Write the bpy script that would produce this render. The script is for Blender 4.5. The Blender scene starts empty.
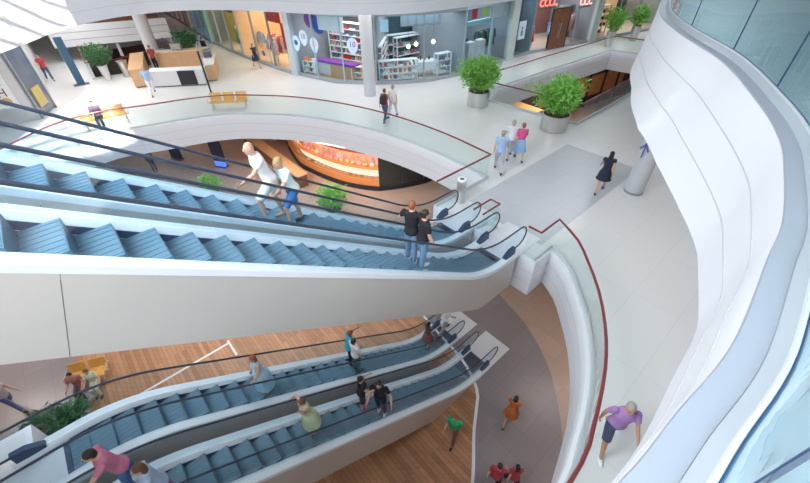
import bpy, bmesh, math, random
from mathutils import Vector, Matrix
from mathutils.geometry import tessellate_polygon
R = random.Random(7)
SC = bpy.context.scene
COL = SC.collection
PI = math.pi
L1, L2, L3 = 0.0, 6.23, 12.46          # the three storeys
AZ = 0.7202                            # bearing of the escalators
EX, EY = math.cos(AZ), math.sin(AZ)    # downhill direction
QX, QY = math.sin(AZ), -math.cos(AZ)   # across, from the far lane to the near lane
HX, HY = 1.894, 11.403                 # foot of the far handrail
LANE_W, LANE_GAP = 1.03, 0.796
def on(s, o, z=0.0):                   # s metres uphill, o metres across
    return Vector((HX + QX*o - EX*s, HY + QY*o - EY*s, z))

# ------------------------------------------------------------------ materials
MATS = {}
def mat(name, col, rough=0.5, metal=0.0, noise=0.0, nscale=6.0, emit=None, estr=0.0, spec=0.5, bump=0.0):
    if name in MATS: return MATS[name]
    m = bpy.data.materials.new(name); m.use_nodes = True
    nt = m.node_tree; b = nt.nodes['Principled BSDF']
    c = (*col, 1.0)
    b.inputs['Base Color'].default_value = c
    b.inputs['Roughness'].default_value = rough
    b.inputs['Metallic'].default_value = metal
    b.inputs['Specular IOR Level'].default_value = spec
    if noise > 0 or bump > 0:
        tc = nt.nodes.new('ShaderNodeTexCoord'); n = nt.nodes.new('ShaderNodeTexNoise')
        n.inputs['Scale'].default_value = nscale; n.inputs['Detail'].default_value = 3
        nt.links.new(tc.outputs['Object'], n.inputs['Vector'])
        if noise > 0:
            r = nt.nodes.new('ShaderNodeMapRange')
            r.inputs['To Min'].default_value = 1-noise; r.inputs['To Max'].default_value = 1+noise
            nt.links.new(n.outputs['Fac'], r.inputs['Value'])
            x = nt.nodes.new('ShaderNodeMix'); x.data_type = 'RGBA'; x.blend_type = 'MULTIPLY'
            x.inputs[0].default_value = 1.0; x.inputs[6].default_value = c
            nt.links.new(r.outputs[0], x.inputs[7]); nt.links.new(x.outputs[2], b.inputs['Base Color'])
        if bump > 0:
            bp = nt.nodes.new('ShaderNodeBump'); bp.inputs['Strength'].default_value = bump
            nt.links.new(n.outputs['Fac'], bp.inputs['Height']); nt.links.new(bp.outputs[0], b.inputs['Normal'])
    if emit:
        b.inputs['Emission Color'].default_value = (*emit, 1); b.inputs['Emission Strength'].default_value = estr
    MATS[name] = m
    return m
def glass(name, tint, gloss=0.9, ior=1.45):
    if name in MATS: return MATS[name]
    m = bpy.data.materials.new(name); m.use_nodes = True; nt = m.node_tree; nt.nodes.clear()
    o = nt.nodes.new('ShaderNodeOutputMaterial'); t = nt.nodes.new('ShaderNodeBsdfTransparent')
    g = nt.nodes.new('ShaderNodeBsdfGlossy'); f = nt.nodes.new('ShaderNodeFresnel'); x = nt.nodes.new('ShaderNodeMixShader')
    t.inputs[0].default_value = (*tint, 1); g.inputs['Roughness'].default_value = 0.02
    g.inputs['Color'].default_value = (gloss, gloss, gloss, 1); f.inputs['IOR'].default_value = ior
    ge = nt.nodes.new('ShaderNodeNewGeometry'); iv = nt.nodes.new('ShaderNodeMath'); iv.operation = 'SUBTRACT'; iv.inputs[0].default_value = 1.0
    mu = nt.nodes.new('ShaderNodeMath'); mu.operation = 'MULTIPLY'
    nt.links.new(ge.outputs['Backfacing'], iv.inputs[1]); nt.links.new(iv.outputs[0], mu.inputs[0]); nt.links.new(f.outputs[0], mu.inputs[1])
    nt.links.new(mu.outputs[0], x.inputs[0]); nt.links.new(t.outputs[0], x.inputs[1]); nt.links.new(g.outputs[0], x.inputs[2])
    nt.links.new(x.outputs[0], o.inputs[0]); MATS[name] = m
    return m
def tiles(name, c1, c2, mortar, w, h, rot, rough=0.35, msize=0.012, offset=0.0, noise=0.0, spec=0.5):
    if name in MATS: return MATS[name]
    m = bpy.data.materials.new(name); m.use_nodes = True; nt = m.node_tree; b = nt.nodes['Principled BSDF']
    tc = nt.nodes.new('ShaderNodeTexCoord'); mp = nt.nodes.new('ShaderNodeMapping'); br = nt.nodes.new('ShaderNodeTexBrick')
    mp.inputs['Rotation'].default_value = (0, 0, rot)
    br.offset = offset; br.squash = 1
    br.inputs['Color1'].default_value = (*c1, 1); br.inputs['Color2'].default_value = (*c2, 1); br.inputs['Mortar'].default_value = (*mortar, 1)
    br.inputs['Scale'].default_value = 1; br.inputs['Mortar Size'].default_value = msize; br.inputs['Mortar Smooth'].default_value = 0.2
    br.inputs['Brick Width'].default_value = w; br.inputs['Row Height'].default_value = h
    nt.links.new(tc.outputs['Object'], mp.inputs[0]); nt.links.new(mp.outputs[0], br.inputs[0])
    out = br.outputs['Color']
    if noise:
        n = nt.nodes.new('ShaderNodeTexNoise'); n.inputs['Scale'].default_value = 0.9; n.inputs['Detail'].default_value = 6
        mp2 = nt.nodes.new('ShaderNodeMapping'); mp2.inputs['Rotation'].default_value = (0, 0, rot); mp2.inputs['Scale'].default_value = (0.6, 8, 1)
        nt.links.new(tc.outputs['Object'], mp2.inputs[0]); nt.links.new(mp2.outputs[0], n.inputs['Vector'])
        r = nt.nodes.new('ShaderNodeMapRange'); r.inputs['To Min'].default_value = 1-noise; r.inputs['To Max'].default_value = 1+noise
        nt.links.new(n.outputs['Fac'], r.inputs['Value'])
        x = nt.nodes.new('ShaderNodeMix'); x.data_type = 'RGBA'; x.blend_type = 'MULTIPLY'; x.inputs[0].default_value = 1
        nt.links.new(out, x.inputs[6]); nt.links.new(r.outputs[0], x.inputs[7]); out = x.outputs[2]
    nt.links.new(out, b.inputs['Base Color']); b.inputs['Roughness'].default_value = rough
    b.inputs['Specular IOR Level'].default_value = spec
    MATS[name] = m
    return m

WHITE = mat('white_plaster', (0.76, 0.78, 0.83), 0.45, noise=0.015, nscale=1.5)
WHITE_MET = mat('white_enamel', (0.78, 0.84, 0.90), 0.28)
LAV = mat('lavender_grey_ledge', (0.34, 0.36, 0.42), 0.4)
PALEGREEN = mat('pale_green_clamp', (0.44, 0.49, 0.54), 0.3)
SOFFIT = mat('soffit_white', (0.80, 0.81, 0.83), 0.6)
STEEL = mat('brushed_steel', (0.62, 0.62, 0.62), 0.32, 0.9, noise=0.05, nscale=4)
CLAD = mat('beige_steel_cladding', (0.61, 0.60, 0.58), 0.38, 0.35, noise=0.06, nscale=0.7)
DKSTEEL = mat('dark_steel', (0.10, 0.12, 0.15), 0.4, 0.4)
RUBBER = mat('handrail_rubber', (0.035, 0.05, 0.085), 0.38)
NAVY = mat('navy_plastic', (0.03, 0.06, 0.13), 0.4)
STEP_T = mat('step_tread_steel', (0.125, 0.225, 0.30), 0.42, 0.2, noise=0.05, nscale=9)
STEP_R = mat('step_riser_steel', (0.09, 0.18, 0.26), 0.45, 0.2)
PLATE = mat('landing_plate_steel', (0.74, 0.76, 0.80), 0.35, 0.15)
REDRAIL = mat('dark_red_rail', (0.22, 0.035, 0.04), 0.35)
CHANNEL = mat('rail_channel_aluminium', (0.62, 0.68, 0.70), 0.35, 0.3)
GLASS = glass('balustrade_glass', (0.95, 0.985, 0.98))
GLASS_E = glass('escalator_glass', (0.90, 0.955, 0.985))
GLASS_U = glass('upper_glass', (0.74, 0.87, 0.90))
GLASS_S = glass('shop_glass', (0.88, 0.95, 0.98), 0.6)
GASKET = mat('blue_black_gasket', (0.02, 0.06, 0.14), 0.4)
GREY_FRAME = mat('grey_frame', (0.30, 0.35, 0.40), 0.4, 0.3)
BLUE_FRAME = mat('blue_grey_frame', (0.36, 0.52, 0.60), 0.4, 0.2)
PLINTH = mat('grey_plinth', (0.33, 0.37, 0.42), 0.5)
CONC = mat('column_concrete', (0.56, 0.58, 0.62), 0.6, noise=0.04, nscale=2)
WOODY = mat('yellow_wood', (0.78, 0.42, 0.10), 0.45, noise=0.12, nscale=5)
TANWOOD = mat('tan_wood', (0.58, 0.36, 0.20), 0.5, noise=0.12, nscale=4)
BROWN = mat('brown_wood', (0.20, 0.08, 0.04), 0.5, noise=0.15, nscale=4)
BLACK = mat('black_matt', (0.015, 0.017, 0.022), 0.5)
CREAM = mat('cream_panel', (0.78, 0.66, 0.50), 0.5)
SOIL = mat('potting_soil', (0.07, 0.04, 0.025), 0.9, bump=0.5, nscale=30)
LEAF = mat('bamboo_leaf', (0.20, 0.50, 0.08), 0.5, noise=0.35, nscale=3)
LEAFD = mat('dark_leaf', (0.05, 0.17, 0.06), 0.55, noise=0.3, nscale=3)
STEM = mat('green_stem', (0.16, 0.24, 0.06), 0.6)
T_L2 = tiles('mezzanine_tile', (0.73, 0.735, 0.74), (0.71, 0.715, 0.72), (0.67, 0.675, 0.68), 2.4, 1.2, -AZ, 0.3)
T_STRIP = tiles('grey_strip_tile', (0.52, 0.54, 0.58), (0.50, 0.52, 0.56), (0.46, 0.48, 0.52), 1.2, 1.2, -AZ, 0.3)
T_L1 = tiles('tan_tile', (0.46, 0.33, 0.27), (0.42, 0.30, 0.25), (0.38, 0.275, 0.23), 0.9, 0.9, -AZ, 0.3)
T_RING = tiles('lavender_grey_tile', (0.27, 0.235, 0.245), (0.25, 0.215, 0.225), (0.22, 0.19, 0.20), 0.9, 0.9, -AZ, 0.28)
T_DECK = tiles('wood_deck', (0.52, 0.27, 0.15), (0.34, 0.17, 0.09), (0.19, 0.095, 0.055), 2.6, 0.16, -AZ + PI/2, 0.42, 0.006, 0.37, 0.22)
T_L3 = tiles('upper_floor_tile', (0.44, 0.49, 0.51), (0.42, 0.47, 0.49), (0.32, 0.37, 0.40), 2.4, 2.4, -0.9, 0.3)

# ------------------------------------------------------------------ mesh builder
class MB:
    def __init__(self): self.v = []; self.f = []; self.m = []
    def add(self, vs, fs, mi=0):
        b = len(self.v); self.v += [tuple(p) for p in vs]
        for f in fs: self.f.append(tuple(b+i for i in f)); self.m.append(mi)
        return self
    def box(self, x0, x1, y0, y1, z0, z1, mi=0):
        v = [(x, y, z) for z in (z0, z1) for y in (y0, y1) for x in (x0, x1)]
        return self.add(v, [(0,2,3,1),(4,5,7,6),(0,1,5,4),(2,6,7,3),(0,4,6,2),(1,3,7,5)], mi)
    def obox(self, c, u, lx, ly, z0, z1, mi=0):      # a box turned about z: u is its own x direction
        u = Vector((u[0], u[1])).normalized(); n = Vector((-u.y, u.x)); c = Vector(c[:2])
        v = []
        for z in (z0, z1):
            for b in (-ly/2, ly/2):
                for a in (-lx/2, lx/2):
                    p = c + u*a + n*b; v.append((p.x, p.y, z))
        return self.add(v, [(0,2,3,1),(4,5,7,6),(0,1,5,4),(2,6,7,3),(0,4,6,2),(1,3,7,5)], mi)
    def prism(self, poly, z0, z1, mi=0):
        n = len(poly); v = [(p[0], p[1], z0) for p in poly] + [(p[0], p[1], z1) for p in poly]
        fs = [tuple(range(n))[::-1], tuple(range(n, 2*n))] + [(i, (i+1) % n, n+(i+1) % n, n+i) for i in range(n)]
        return self.add(v, fs, mi)
    def loft(self, rings, cap=True, mi=0):
        n = len(rings[0]); v = [p for r in rings for p in r]; fs = []
        for k in range(len(rings)-1):
            for i in range(n):
                j = (i+1) % n; fs.append((k*n+i, k*n+j, (k+1)*n+j, (k+1)*n+i))
        if cap:
            fs.append(tuple(range(n))[::-1]); fs.append(tuple((len(rings)-1)*n+i for i in range(n)))
        return self.add(v, fs, mi)
    def ellring(self, c, rx, ry, n=14, ax=None):
        return [(c[0]+rx*math.cos(2*PI*i/n), c[1]+ry*math.sin(2*PI*i/n), c[2]) for i in range(n)]
    def ell(self, c, r, n=12, k=8, mi=0):
        if not hasattr(r, '__len__'): r = (r, r, r)
        rings = []
        for j in range(1, k):
            a = -PI/2 + PI*j/k
            rings.append([(c[0]+r[0]*math.cos(a)*math.cos(2*PI*i/n), c[1]+r[1]*math.cos(a)*math.sin(2*PI*i/n), c[2]+r[2]*math.sin(a)) for i in range(n)])
        v = [p for q in rings for p in q]; b = len(v); fs = []
        for q in range(k-2):
            for i in range(n):
                j = (i+1) % n; fs.append((q*n+i, q*n+j, (q+1)*n+j, (q+1)*n+i))
        v += [(c[0], c[1], c[2]-r[2]), (c[0], c[1], c[2]+r[2])]
        for i in range(n):
            j = (i+1) % n; fs.append((b, j, i)); fs.append((b+1, (k-2)*n+i, (k-2)*n+j))
        return self.add(v, fs, mi)
    def tube(self, pts, r, n=8, cap=True, mi=0, flat=1.0, up=None):
        pts = [Vector(p) for p in pts]; m = len(pts)
        rs = list(r) if hasattr(r, '__len__') else [r]*m
        rings = []; prev = None
        for i in range(m):
            t = (pts[min(i+1, m-1)] - pts[max(i-1, 0)]).normalized()
            if up is not None: a = Vector(up)
            elif prev is None: a = Vector((0, 0, 1)) if abs(t.z) < 0.9 else Vector((0, 1, 0))
            else: a = prev
            s = t.cross(a)
            if s.length < 1e-6: s = t.cross(Vector((1, 0, 0)))
            s.normalize(); w = s.cross(t).normalized(); prev = w
            rings.append([tuple(pts[i] + s*(rs[i]*math.cos(2*PI*k/n)) + w*(rs[i]*flat*math.sin(2*PI*k/n))) for k in range(n)])
        return self.loft(rings, cap, mi)
    def lathe(self, prof, n=24, c=(0, 0), mi=0, cap=True):
        rings = [[(c[0]+r*math.cos(2*PI*i/n), c[1]+r*math.sin(2*PI*i/n), z) for i in range(n)] for r, z in prof]
        return self.loft(rings, cap, mi)
    def sweep(self, path, prof, closed=False, closed_prof=False, mi=0, caps=True, lean=None, depth=1.0):
        offs = [offset(path, d, closed) for d, z in prof]
        if lean:                             # the foot of the face stands further out than its head
            nn = [(b[0]-a[0], b[1]-a[1]) for a, b in zip(offset(path, 0, closed), offset(path, 1, closed))]
            zt = max(z for d, z in prof)
            offs = [[(p[0]-n[0]*l*(zt-z)/depth, p[1]-n[1]*l*(zt-z)/depth) for p, n, l in zip(of, nn, lean)] for of, (d, z) in zip(offs, prof)]
        m = len(path); k = len(prof); v = []
        for i in range(m):
            for j in range(k): v.append((offs[j][i][0], offs[j][i][1], prof[j][1]))
        fs = []; kk = k if closed_prof else k-1
        for i in range(m if closed else m-1):
            a = i; b = (i+1) % m
            for j in range(kk):
                j2 = (j+1) % k; fs.append((a*k+j, a*k+j2, b*k+j2, b*k+j))
        if closed_prof and not closed and caps:
            fs.append(tuple(range(k))); fs.append(tuple((m-1)*k+j for j in range(k))[::-1])
        return self.add(v, fs, mi)
    def build(self, name, mats, parent=None, world=False, smooth=None):
        me = bpy.data.meshes.new(name)
        off = parent.location if (world and parent) else Vector((0, 0, 0))
        me.from_pydata([(x-off[0], y-off[1], z-off[2]) for x, y, z in self.v], [], self.f)
        if not isinstance(mats, (list, tuple)): mats = [mats]
        for m in mats: me.materials.append(m)
        if len(mats) > 1: me.polygons.foreach_set('material_index', self.m)
        bm = bmesh.new(); bm.from_mesh(me); bmesh.ops.recalc_face_normals(bm, faces=bm.faces); bm.to_mesh(me); bm.free()
        if smooth is not None:
            me.shade_smooth(); me.set_sharp_from_angle(angle=math.radians(smooth))
        return link(name, me, parent)
def link(name, me, parent=None):
    o = bpy.data.objects.new(name, me); COL.objects.link(o)
    if parent: o.parent = parent
    return o
def offset(path, d, closed=False):
    m = len(path); out = []
    for i in range(m):
        p = Vector(path[i][:2])
        a = Vector(path[i-1][:2]) if (i > 0 or closed) else None
        b = Vector(path[(i+1) % m][:2]) if (i < m-1 or closed) else None
        n1 = None; n2 = None
        if a is not None and (p-a).length > 1e-6: t = (p-a).normalized(); n1 = Vector((-t.y, t.x))
        if b is not None and (b-p).length > 1e-6: t = (b-p).normalized(); n2 = Vector((-t.y, t.x))
        if n1 is None: n = n2
        elif n2 is None: n = n1
        else:
            n = (n1+n2)
            n = n1 if n.length < 1e-4 else n.normalized()/max(0.35, n.normalized().dot(n1))
        out.append((p.x+n.x*d, p.y+n.y*d))
    return out
def smooth_path(pts, step=0.35, closed=False):      # Catmull-Rom through plan points
    P = [Vector(p[:2]) for p in pts]; n = len(P); out = []
    rng = n if closed else n-1
    for i in range(rng):
        p1, p2 = P[i], P[(i+1) % n]
        p0 = P[i-1] if (i > 0 or closed) else p1*2-p2
        p3 = P[(i+2) % n] if (i+2 < n or closed) else p2*2-p1
        k = max(2, int((p2-p1).length/step))
        for j in range(k):
            t = j/k
            q = 0.5*((2*p1) + (p2-p0)*t + (2*p0-5*p1+4*p2-p3)*t*t + (3*p1-p0-3*p2+p3)*t**3)
            out.append((q.x, q.y))
    if not closed: out.append((P[-1].x, P[-1].y))
    return out
def slab(name, outer, holes, z0, z1, mtop, mbot):
    loops = [[Vector((p[0], p[1], 0)) for p in outer]] + [[Vector((p[0], p[1], 0)) for p in h] for h in holes]
    flat = [p for l in loops for p in l]
    tris = tessellate_polygon(loops); mb = MB(); n = len(flat)
    mb.add([(p.x, p.y, z1) for p in flat] + [(p.x, p.y, z0) for p in flat], [])
    for t in tris:
        mb.f.append(tuple(t)); mb.m.append(0); mb.f.append(tuple(n+i for i in t[::-1])); mb.m.append(1)
    s = 0
    for l in loops:
        k = len(l)
        for i in range(k):
            j = (i+1) % k; mb.f.append((s+i, s+j, n+s+j, n+s+i)); mb.m.append(1)
        s += k
    o = mb.build(name, [mtop, mbot]); o['kind'] = 'structure'
    return o
def thing(name, label, cat, loc=(0, 0, 0), rz=0.0, group=None):
    o = bpy.data.objects.new(name, None); COL.objects.link(o)
    o.location = loc; o.rotation_euler = (0, 0, rz); o.empty_display_size = 0.2
    return tag(o, label, cat, group)
def tag(o, label, cat, group=None):
    o['label'] = label; o['category'] = cat
    if group: o['group'] = group
    return o
def struct(name, mb, mats, smooth=None):
    o = mb.build(name, mats, smooth=smooth); o['kind'] = 'structure'
    return o
def copy_tree(o, parent=None):
    c = o.copy(); COL.objects.link(c)
    if parent: c.parent = parent
    for ch in list(o.children): copy_tree(ch, c)
    return c
def to_world(o, x, y, z=0.0):          # a point of a turned Empty
    a = o.rotation_euler.z
    return Vector((o.location.x + x*math.cos(a) - y*math.sin(a), o.location.y + x*math.sin(a) + y*math.cos(a), o.location.z + z))
TEXT_N = [0]
def text_mesh(name, body, size, m, parent, loc, rot, depth=0.012):
    cu = bpy.data.curves.new('lettering', 'FONT'); cu.body = body; cu.size = size; cu.extrude = depth; cu.align_x = 'CENTER'; cu.align_y = 'CENTER'
    t = bpy.data.objects.new('lettering', cu); COL.objects.link(t)
    bpy.context.view_layer.update()
    me = bpy.data.meshes.new_from_object(t.evaluated_get(bpy.context.evaluated_depsgraph_get()))
    bpy.data.objects.remove(t); bpy.data.curves.remove(cu)
    me.materials.clear(); me.materials.append(m)
    o = link(name, me, parent); o.location = loc; o.rotation_euler = rot
    return o
def area(name, loc, sx, sy, power, col=(1, 1, 1), rot=(0, 0, 0)):
    l = bpy.data.lights.new(name, 'AREA'); l.shape = 'RECTANGLE'; l.size = sx; l.size_y = sy; l.energy = power; l.color = col
    o = bpy.data.objects.new(name, l); COL.objects.link(o); o.location = loc; o.rotation_euler = rot
    return o
# ------------------------------------------------------------------ the voids, clockwise in plan
def P2(v): return (v.x, v.y)
far_arc = smooth_path([(-16.9,14.8),(-16.5,17.3),(-15.4,18.9),(-13.45,19.75),(-11.3,20.75),(-9.6,21.15),(-8.0,21.05),(-6.3,20.8),(-4.6,20.25),(-3.2,19.6),(-1.7,18.7),(-0.4,17.75),(0.9,16.6),(2.1,15.3),P2(on(-2.6,-0.8))], 0.45)
notch = [P2(on(0.3,-0.8)), P2(on(0.3,3.55))]
right_arc = smooth_path([P2(on(-0.62,3.55)),(4.86,8.3),(4.80,7.4),(4.66,6.35),(4.40,5.38),(4.10,4.60),(3.75,3.92),(3.25,3.12),(2.83,2.55),(1.8,1.7),(0.4,1.15),(-1.3,0.92),(-3.2,0.85),(-4.7,0.9),P2(on(12.5,2.75))], 0.4)
notch_up = [P2(on(12.5,-0.8))]
left_arc = smooth_path([P2(on(13.9,-0.8)),(-11.6,5.0),(-13.4,6.7),(-14.9,8.8),(-16.2,11.4),(-16.9,14.8)], 0.5)[:-1]
VOID2 = far_arc + notch + right_arc + notch_up + left_arc
HOLE = [(6.1,24.9),(9.6,27.8),(17.3,33.9),(21.2,30.1),(14.0,23.7),(9.05,19.15),(5.15,22.9)]
HOLE_B = [(-32.5,42.4),(-28.3,45.9),(-18.6,33.6),(-20.5,29.3),(-22.0,28.5)]
void3_far = smooth_path([(-14.1,13.0),(-14.6,16.5),(-15.0,19.0),(-14.6,21.2),(-13.6,22.7),(-12.2,23.55),(-10.9,23.8),(-8.8,23.5),(-6.8,22.8),(-4.0,21.8),(-1.6,21.4),(0.95,21.85),(3.7,23.6),(6.8,25.6),(12,29.6),(20,36.5),(27,43)], 0.6)
void3_right = smooth_path([(33,39),(26,36),(20,32.0),(15.2,25.6),(11.0,18.6),(8.2,13.9),(6.75,11.3),(5.98,9.1),(5.44,6.85),(4.66,4.95),(4.09,3.84),(3.55,3.08),(2.99,2.38),(2.54,1.94),(1.84,1.26),(1.29,0.86),(0.87,0.56),(0.1,0.12),(-0.9,-0.25),(-2.4,-0.5),(-4.2,-0.3),P2(on(12.5,2.75))], 0.1)
void3_left = smooth_path([P2(on(13.9,-0.8)),(-11.5,5.0),(-13.0,7.5),(-13.8,10.3),(-14.1,13.0)], 0.6)[:-1]
VOID3 = void3_far + void3_right + notch_up + void3_left

# ------------------------------------------------------------------ floors
mb = MB(); mb.prism([(-60,-12),(48,-12),(48,75),(-60,75)], -0.3, 0.0); struct('floor_ground', mb, T_L1)
ring = smooth_path([(3.4,15.2),(4.9,12.5),(5.65,10.7),(5.9,9.24),(5.93,8.3),(5.69,6.44),(5.1,4.6),(4.0,2.6),(1.8,0.4),(-3,-2),(-9,-1),(-15,2.5),(-19,8),(-20,13.5),(-17.5,18),(-12,20.2),(-6,19.6),(-1,17.8)], 0.6, True)
mb = MB(); mb.prism(ring, 0.0, 0.006); struct('floor_ring_tiles', mb, T_RING)
deck_r = smooth_path([(0.3,12.4),(1.2,10.9),(2.3,9.2),(2.72,7.9),(2.62,7.2),(2.36,6.2),(2.12,4.8),(1.75,3.4)], 0.3)
deck = deck_r + smooth_path([(1.0,2.1),(-1.5,0.6),(-6,0.6),(-10,3.2),(-12.0,6.3),(-12.5,7.75),(-13.0,8.7),(-14.3,9.4),(-15.0,11),(-14.2,14),(-10.5,16),(-5.5,15.9),(-1.5,14.2)], 0.5)
mb = MB(); mb.prism(deck, 0.0, 0.014); struct('floor_wood_deck', mb, T_DECK)
mb = MB(); mb.sweep(deck_r, [(0,0.0),(0,0.03),(0.11,0.03),(0.11,0.0)], closed_prof=True); struct('trim_1', mb, WHITE)
mb = MB(); mb.obox((-9.7,8.75), (EX,EY), 4.6, 0.09, 0.0, 0.022); mb.obox((-7.75,10.0), (QX,QY), 1.0, 0.09, 0.0, 0.022); struct('trim_2', mb, WHITE)
slab('floor_mezzanine', [(-60,-12),(48,-12),(48,75),(-60,75)], [VOID2, HOLE, HOLE_B], L2-1.30, L2, T_L2, SOFFIT)
mb = MB(); mb.prism([P2(on(-0.6,-0.12)), P2(on(-0.6,3.2)), P2(on(-8.0,3.2)), P2(on(-8.0,-0.12))], L2, L2+0.005); struct('floor_grey_strip', mb, T_STRIP)
slab('floor_upper', [(-60,-12),(48,-12),(48,75),(-60,75)], [offset(VOID3, 0.06, True)], L3-1.35, L3, T_L3, SOFFIT)

# ------------------------------------------------------------------ white flat fascias, groove shade painted on as two thin grey strips
GROOVE_SHADE = mat('grey_groove_shade', (0.60, 0.61, 0.66), 0.5)
def fascia(n, path, top, depth, closed, ledge, lean=None):
    g = [0.33, 0.66]
    pr = [(1.0 if lean else 0.20, top-depth), (0.0, top-depth)]
    for k in (0.66, 0.33):
        z = top-depth*k
        pr += [(0.0, z)]
    pr += ledge
    for k in (0.66, 0.33):
        z = top-depth*k; gv = MB(); gl = [v*k for v in lean] if lean else None
        gv.sweep(offset(path, 0, closed) if not gl else [(p[0]-n[0]*l, p[1]-n[1]*l) for p, n, l in zip(path, [(b[0]-a[0], b[1]-a[1]) for a, b in zip(offset(path, 0, closed), offset(path, 1, closed))], gl)],
                 [(0.0, z-0.011), (-0.003, z-0.010), (-0.003, z+0.010), (0.0, z+0.011)], closed=closed)
        struct('trim_%d' % (n*10+int(k*10)), gv, GROOVE_SHADE)
    mb = MB(); mb.sweep(path, pr, closed=closed, lean=lean, depth=depth); return struct('trim_%d' % n, mb, WHITE, smooth=30)
def shift(path, d, closed): return offset(path, d, closed)
out2 = shift(VOID2, -0.03, True)
fascia(3, out2, L2, 1.40, True, [(0.0, L2-0.01), (0.01, L2+0.008), (0.12, L2+0.008)])
fascia(4, shift(HOLE, -0.03, True), L2, 1.40, True, [(0.0, L2-0.01), (0.01, L2+0.008), (0.12, L2+0.008)])
fascia(5, shift(HOLE_B, -0.03, True), L2, 1.40, True, [(0.0, L2-0.01), (0.01, L2+0.008), (0.12, L2+0.008)])
LT = [(-9,0),(2.5,0),(3.5,.15),(4.4,.36),(5.8,.60),(7.3,.72),(8.5,.56),(10,.30),(13,.12),(20,.05),(99,.05)]
def lean_at(p):
    if p[0] < 0 or (p[1] > 20 and p[0] < 13): return 0.0
    for (a, u), (b, v) in zip(LT[:-1], LT[1:]):
        if a <= p[1] < b: return u+(v-u)*(p[1]-a)/(b-a)
    return 0.0
fascia(6, shift(VOID3, 0.0, True), L3, 1.46, True, [(0.0, L3-0.03), (0.012, L3)], [lean_at(p) for p in VOID3])
mb = MB(); mb.sweep(VOID3, [(-0.002, L3-0.012), (0.004, L3+0.008), (0.14, L3+0.012), (0.15, L3)], closed=True); struct('trim_7', mb, LAV)

# ------------------------------------------------------------------ glass balustrades
def path_len(p): return sum((Vector(p[i+1])-Vector(p[i])).length for i in range(len(p)-1))
def cut_path(path, every):
    L = path_len(path); n = max(1, round(L/every)); segs = []; cur = [path[0]]; acc = 0; k = 1
    for i in range(len(path)-1):
        a = Vector(path[i]); b = Vector(path[i+1]); l = (b-a).length; d = 0
        while k < n and acc + (l-d) >= L/n - 1e-9:
            d += L/n-acc; q = a.lerp(b, min(1, d/l)); cur.append((q.x, q.y)); segs.append(cur); cur = [(q.x, q.y)]; acc = 0; k += 1
        acc += l-d
        if (Vector(cur[-1])-b).length > 1e-4: cur.append((b.x, b.y))
    segs.append(cur)
    return [s for s in segs if len(s) > 1 and path_len(s) > 0.02]
def clean(seg):
    o = [seg[0]]
    for q in seg[1:]:
        if (Vector(q)-Vector(o[-1])).length > 2e-3: o.append(q)
    return o
def shrink(seg, g):
    seg = clean(seg)
    a, b = Vector(seg[0]), Vector(seg[1]); seg = list(seg)
    d = (b-a); seg[0] = tuple(a + d.normalized()*min(g, d.length*.4))
    a, b = Vector(seg[-1]), Vector(seg[-2]); d = (b-a); seg[-1] = tuple(a + d.normalized()*min(g, d.length*.4))
    return seg
def balustrade(label, runs, base, every=1.7, gmat=GLASS, group='glass balustrades with dark red handrails'):
    """runs: plan paths along the slab edge; glass stands 0.1 m in from it"""
    c = offset(runs[0], 0.1)[0]
    t = thing('glass_balustrade', label, 'balustrade', (c[0], c[1], base), 0, group)
    for run in runs:
        p = offset(run, 0.1)
        MB().sweep(p, [(-0.035,base+0.004),(-0.035,base+0.11),(0.035,base+0.11),(0.035,base+0.004)], closed_prof=True).build('base_channel', CHANNEL, t, True)
        full = []
        for i in range(len(p)-1):
            full.append(p[i])
        full.append(p[-1])
        for s in cut_path(full, every):
            s = shrink(s, 0.007)
            MB().sweep(s, [(-0.007,base+0.09),(-0.007,base+1.07),(0.007,base+1.07),(0.007,base+0.09)], closed_prof=True).build('glass_panel', gmat, t, True)
        MB().tube([(q[0],q[1],base+1.09) for q in p], 0.036, 8, up=(0,0,1)).build('handrail', REDRAIL, t, True, smooth=40)
    return t
balustrade('long curved glass balustrade with dark red rail along the far edge of the oval opening', [left_arc[-6:]+far_arc+[P2(on(0.35,-0.8))]], L2)
balustrade('tall curved glass balustrade with dark red rail right of the nearest escalator landing', [[P2(on(0.3,3.02)), P2(on(0.3,3.55))] + right_arc[:-3]], L2)
balustrade('glass balustrade with red rail along the shop side of the rectangular opening', [HOLE[-1:]+HOLE[:4]], L2, 2.0)
balustrade('glass balustrade with red rail beside the two potted bamboos at the rectangular opening', [HOLE[3:]], L2, 2.0)
balustrade('glass balustrade with dark rail around the far opening behind the cafe counters', [HOLE_B + HOLE_B[:1]], L2, 2.4)
# short barrier with two little returns between the two upper escalators
mid = on(0.1, 1.43)
t = thing('glass_barrier', 'short glass barrier with red rail between the two upper escalator landings', 'barrier', (mid.x, mid.y, L2))
for o in (1.24, 1.62):
    a, b = on(0.62, o), on(-0.25, o)
    MB().sweep([P2(a), P2(b)], [(-0.007,L2+0.08),(-0.007,L2+0.98),(0.007,L2+0.98),(0.007,L2+0.08)], closed_prof=True).build('glass_panel', GLASS, t, True)
a, b = on(-0.25, 1.24), on(-0.25, 1.62)
MB().sweep([P2(a), P2(b)], [(-0.007,L2+0.08),(-0.007,L2+0.98),(0.007,L2+0.98),(0.007,L2+0.08)], closed_prof=True).build('glass_panel', GLASS, t, True)
MB().tube([on(0.62,1.24,L2+1.0), on(-0.25,1.24,L2+1.0), on(-0.25,1.62,L2+1.0), on(0.62,1.62,L2+1.0)], 0.03, 8, up=(0,0,1)).build('handrail', REDRAIL, t, True, smooth=40)
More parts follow.
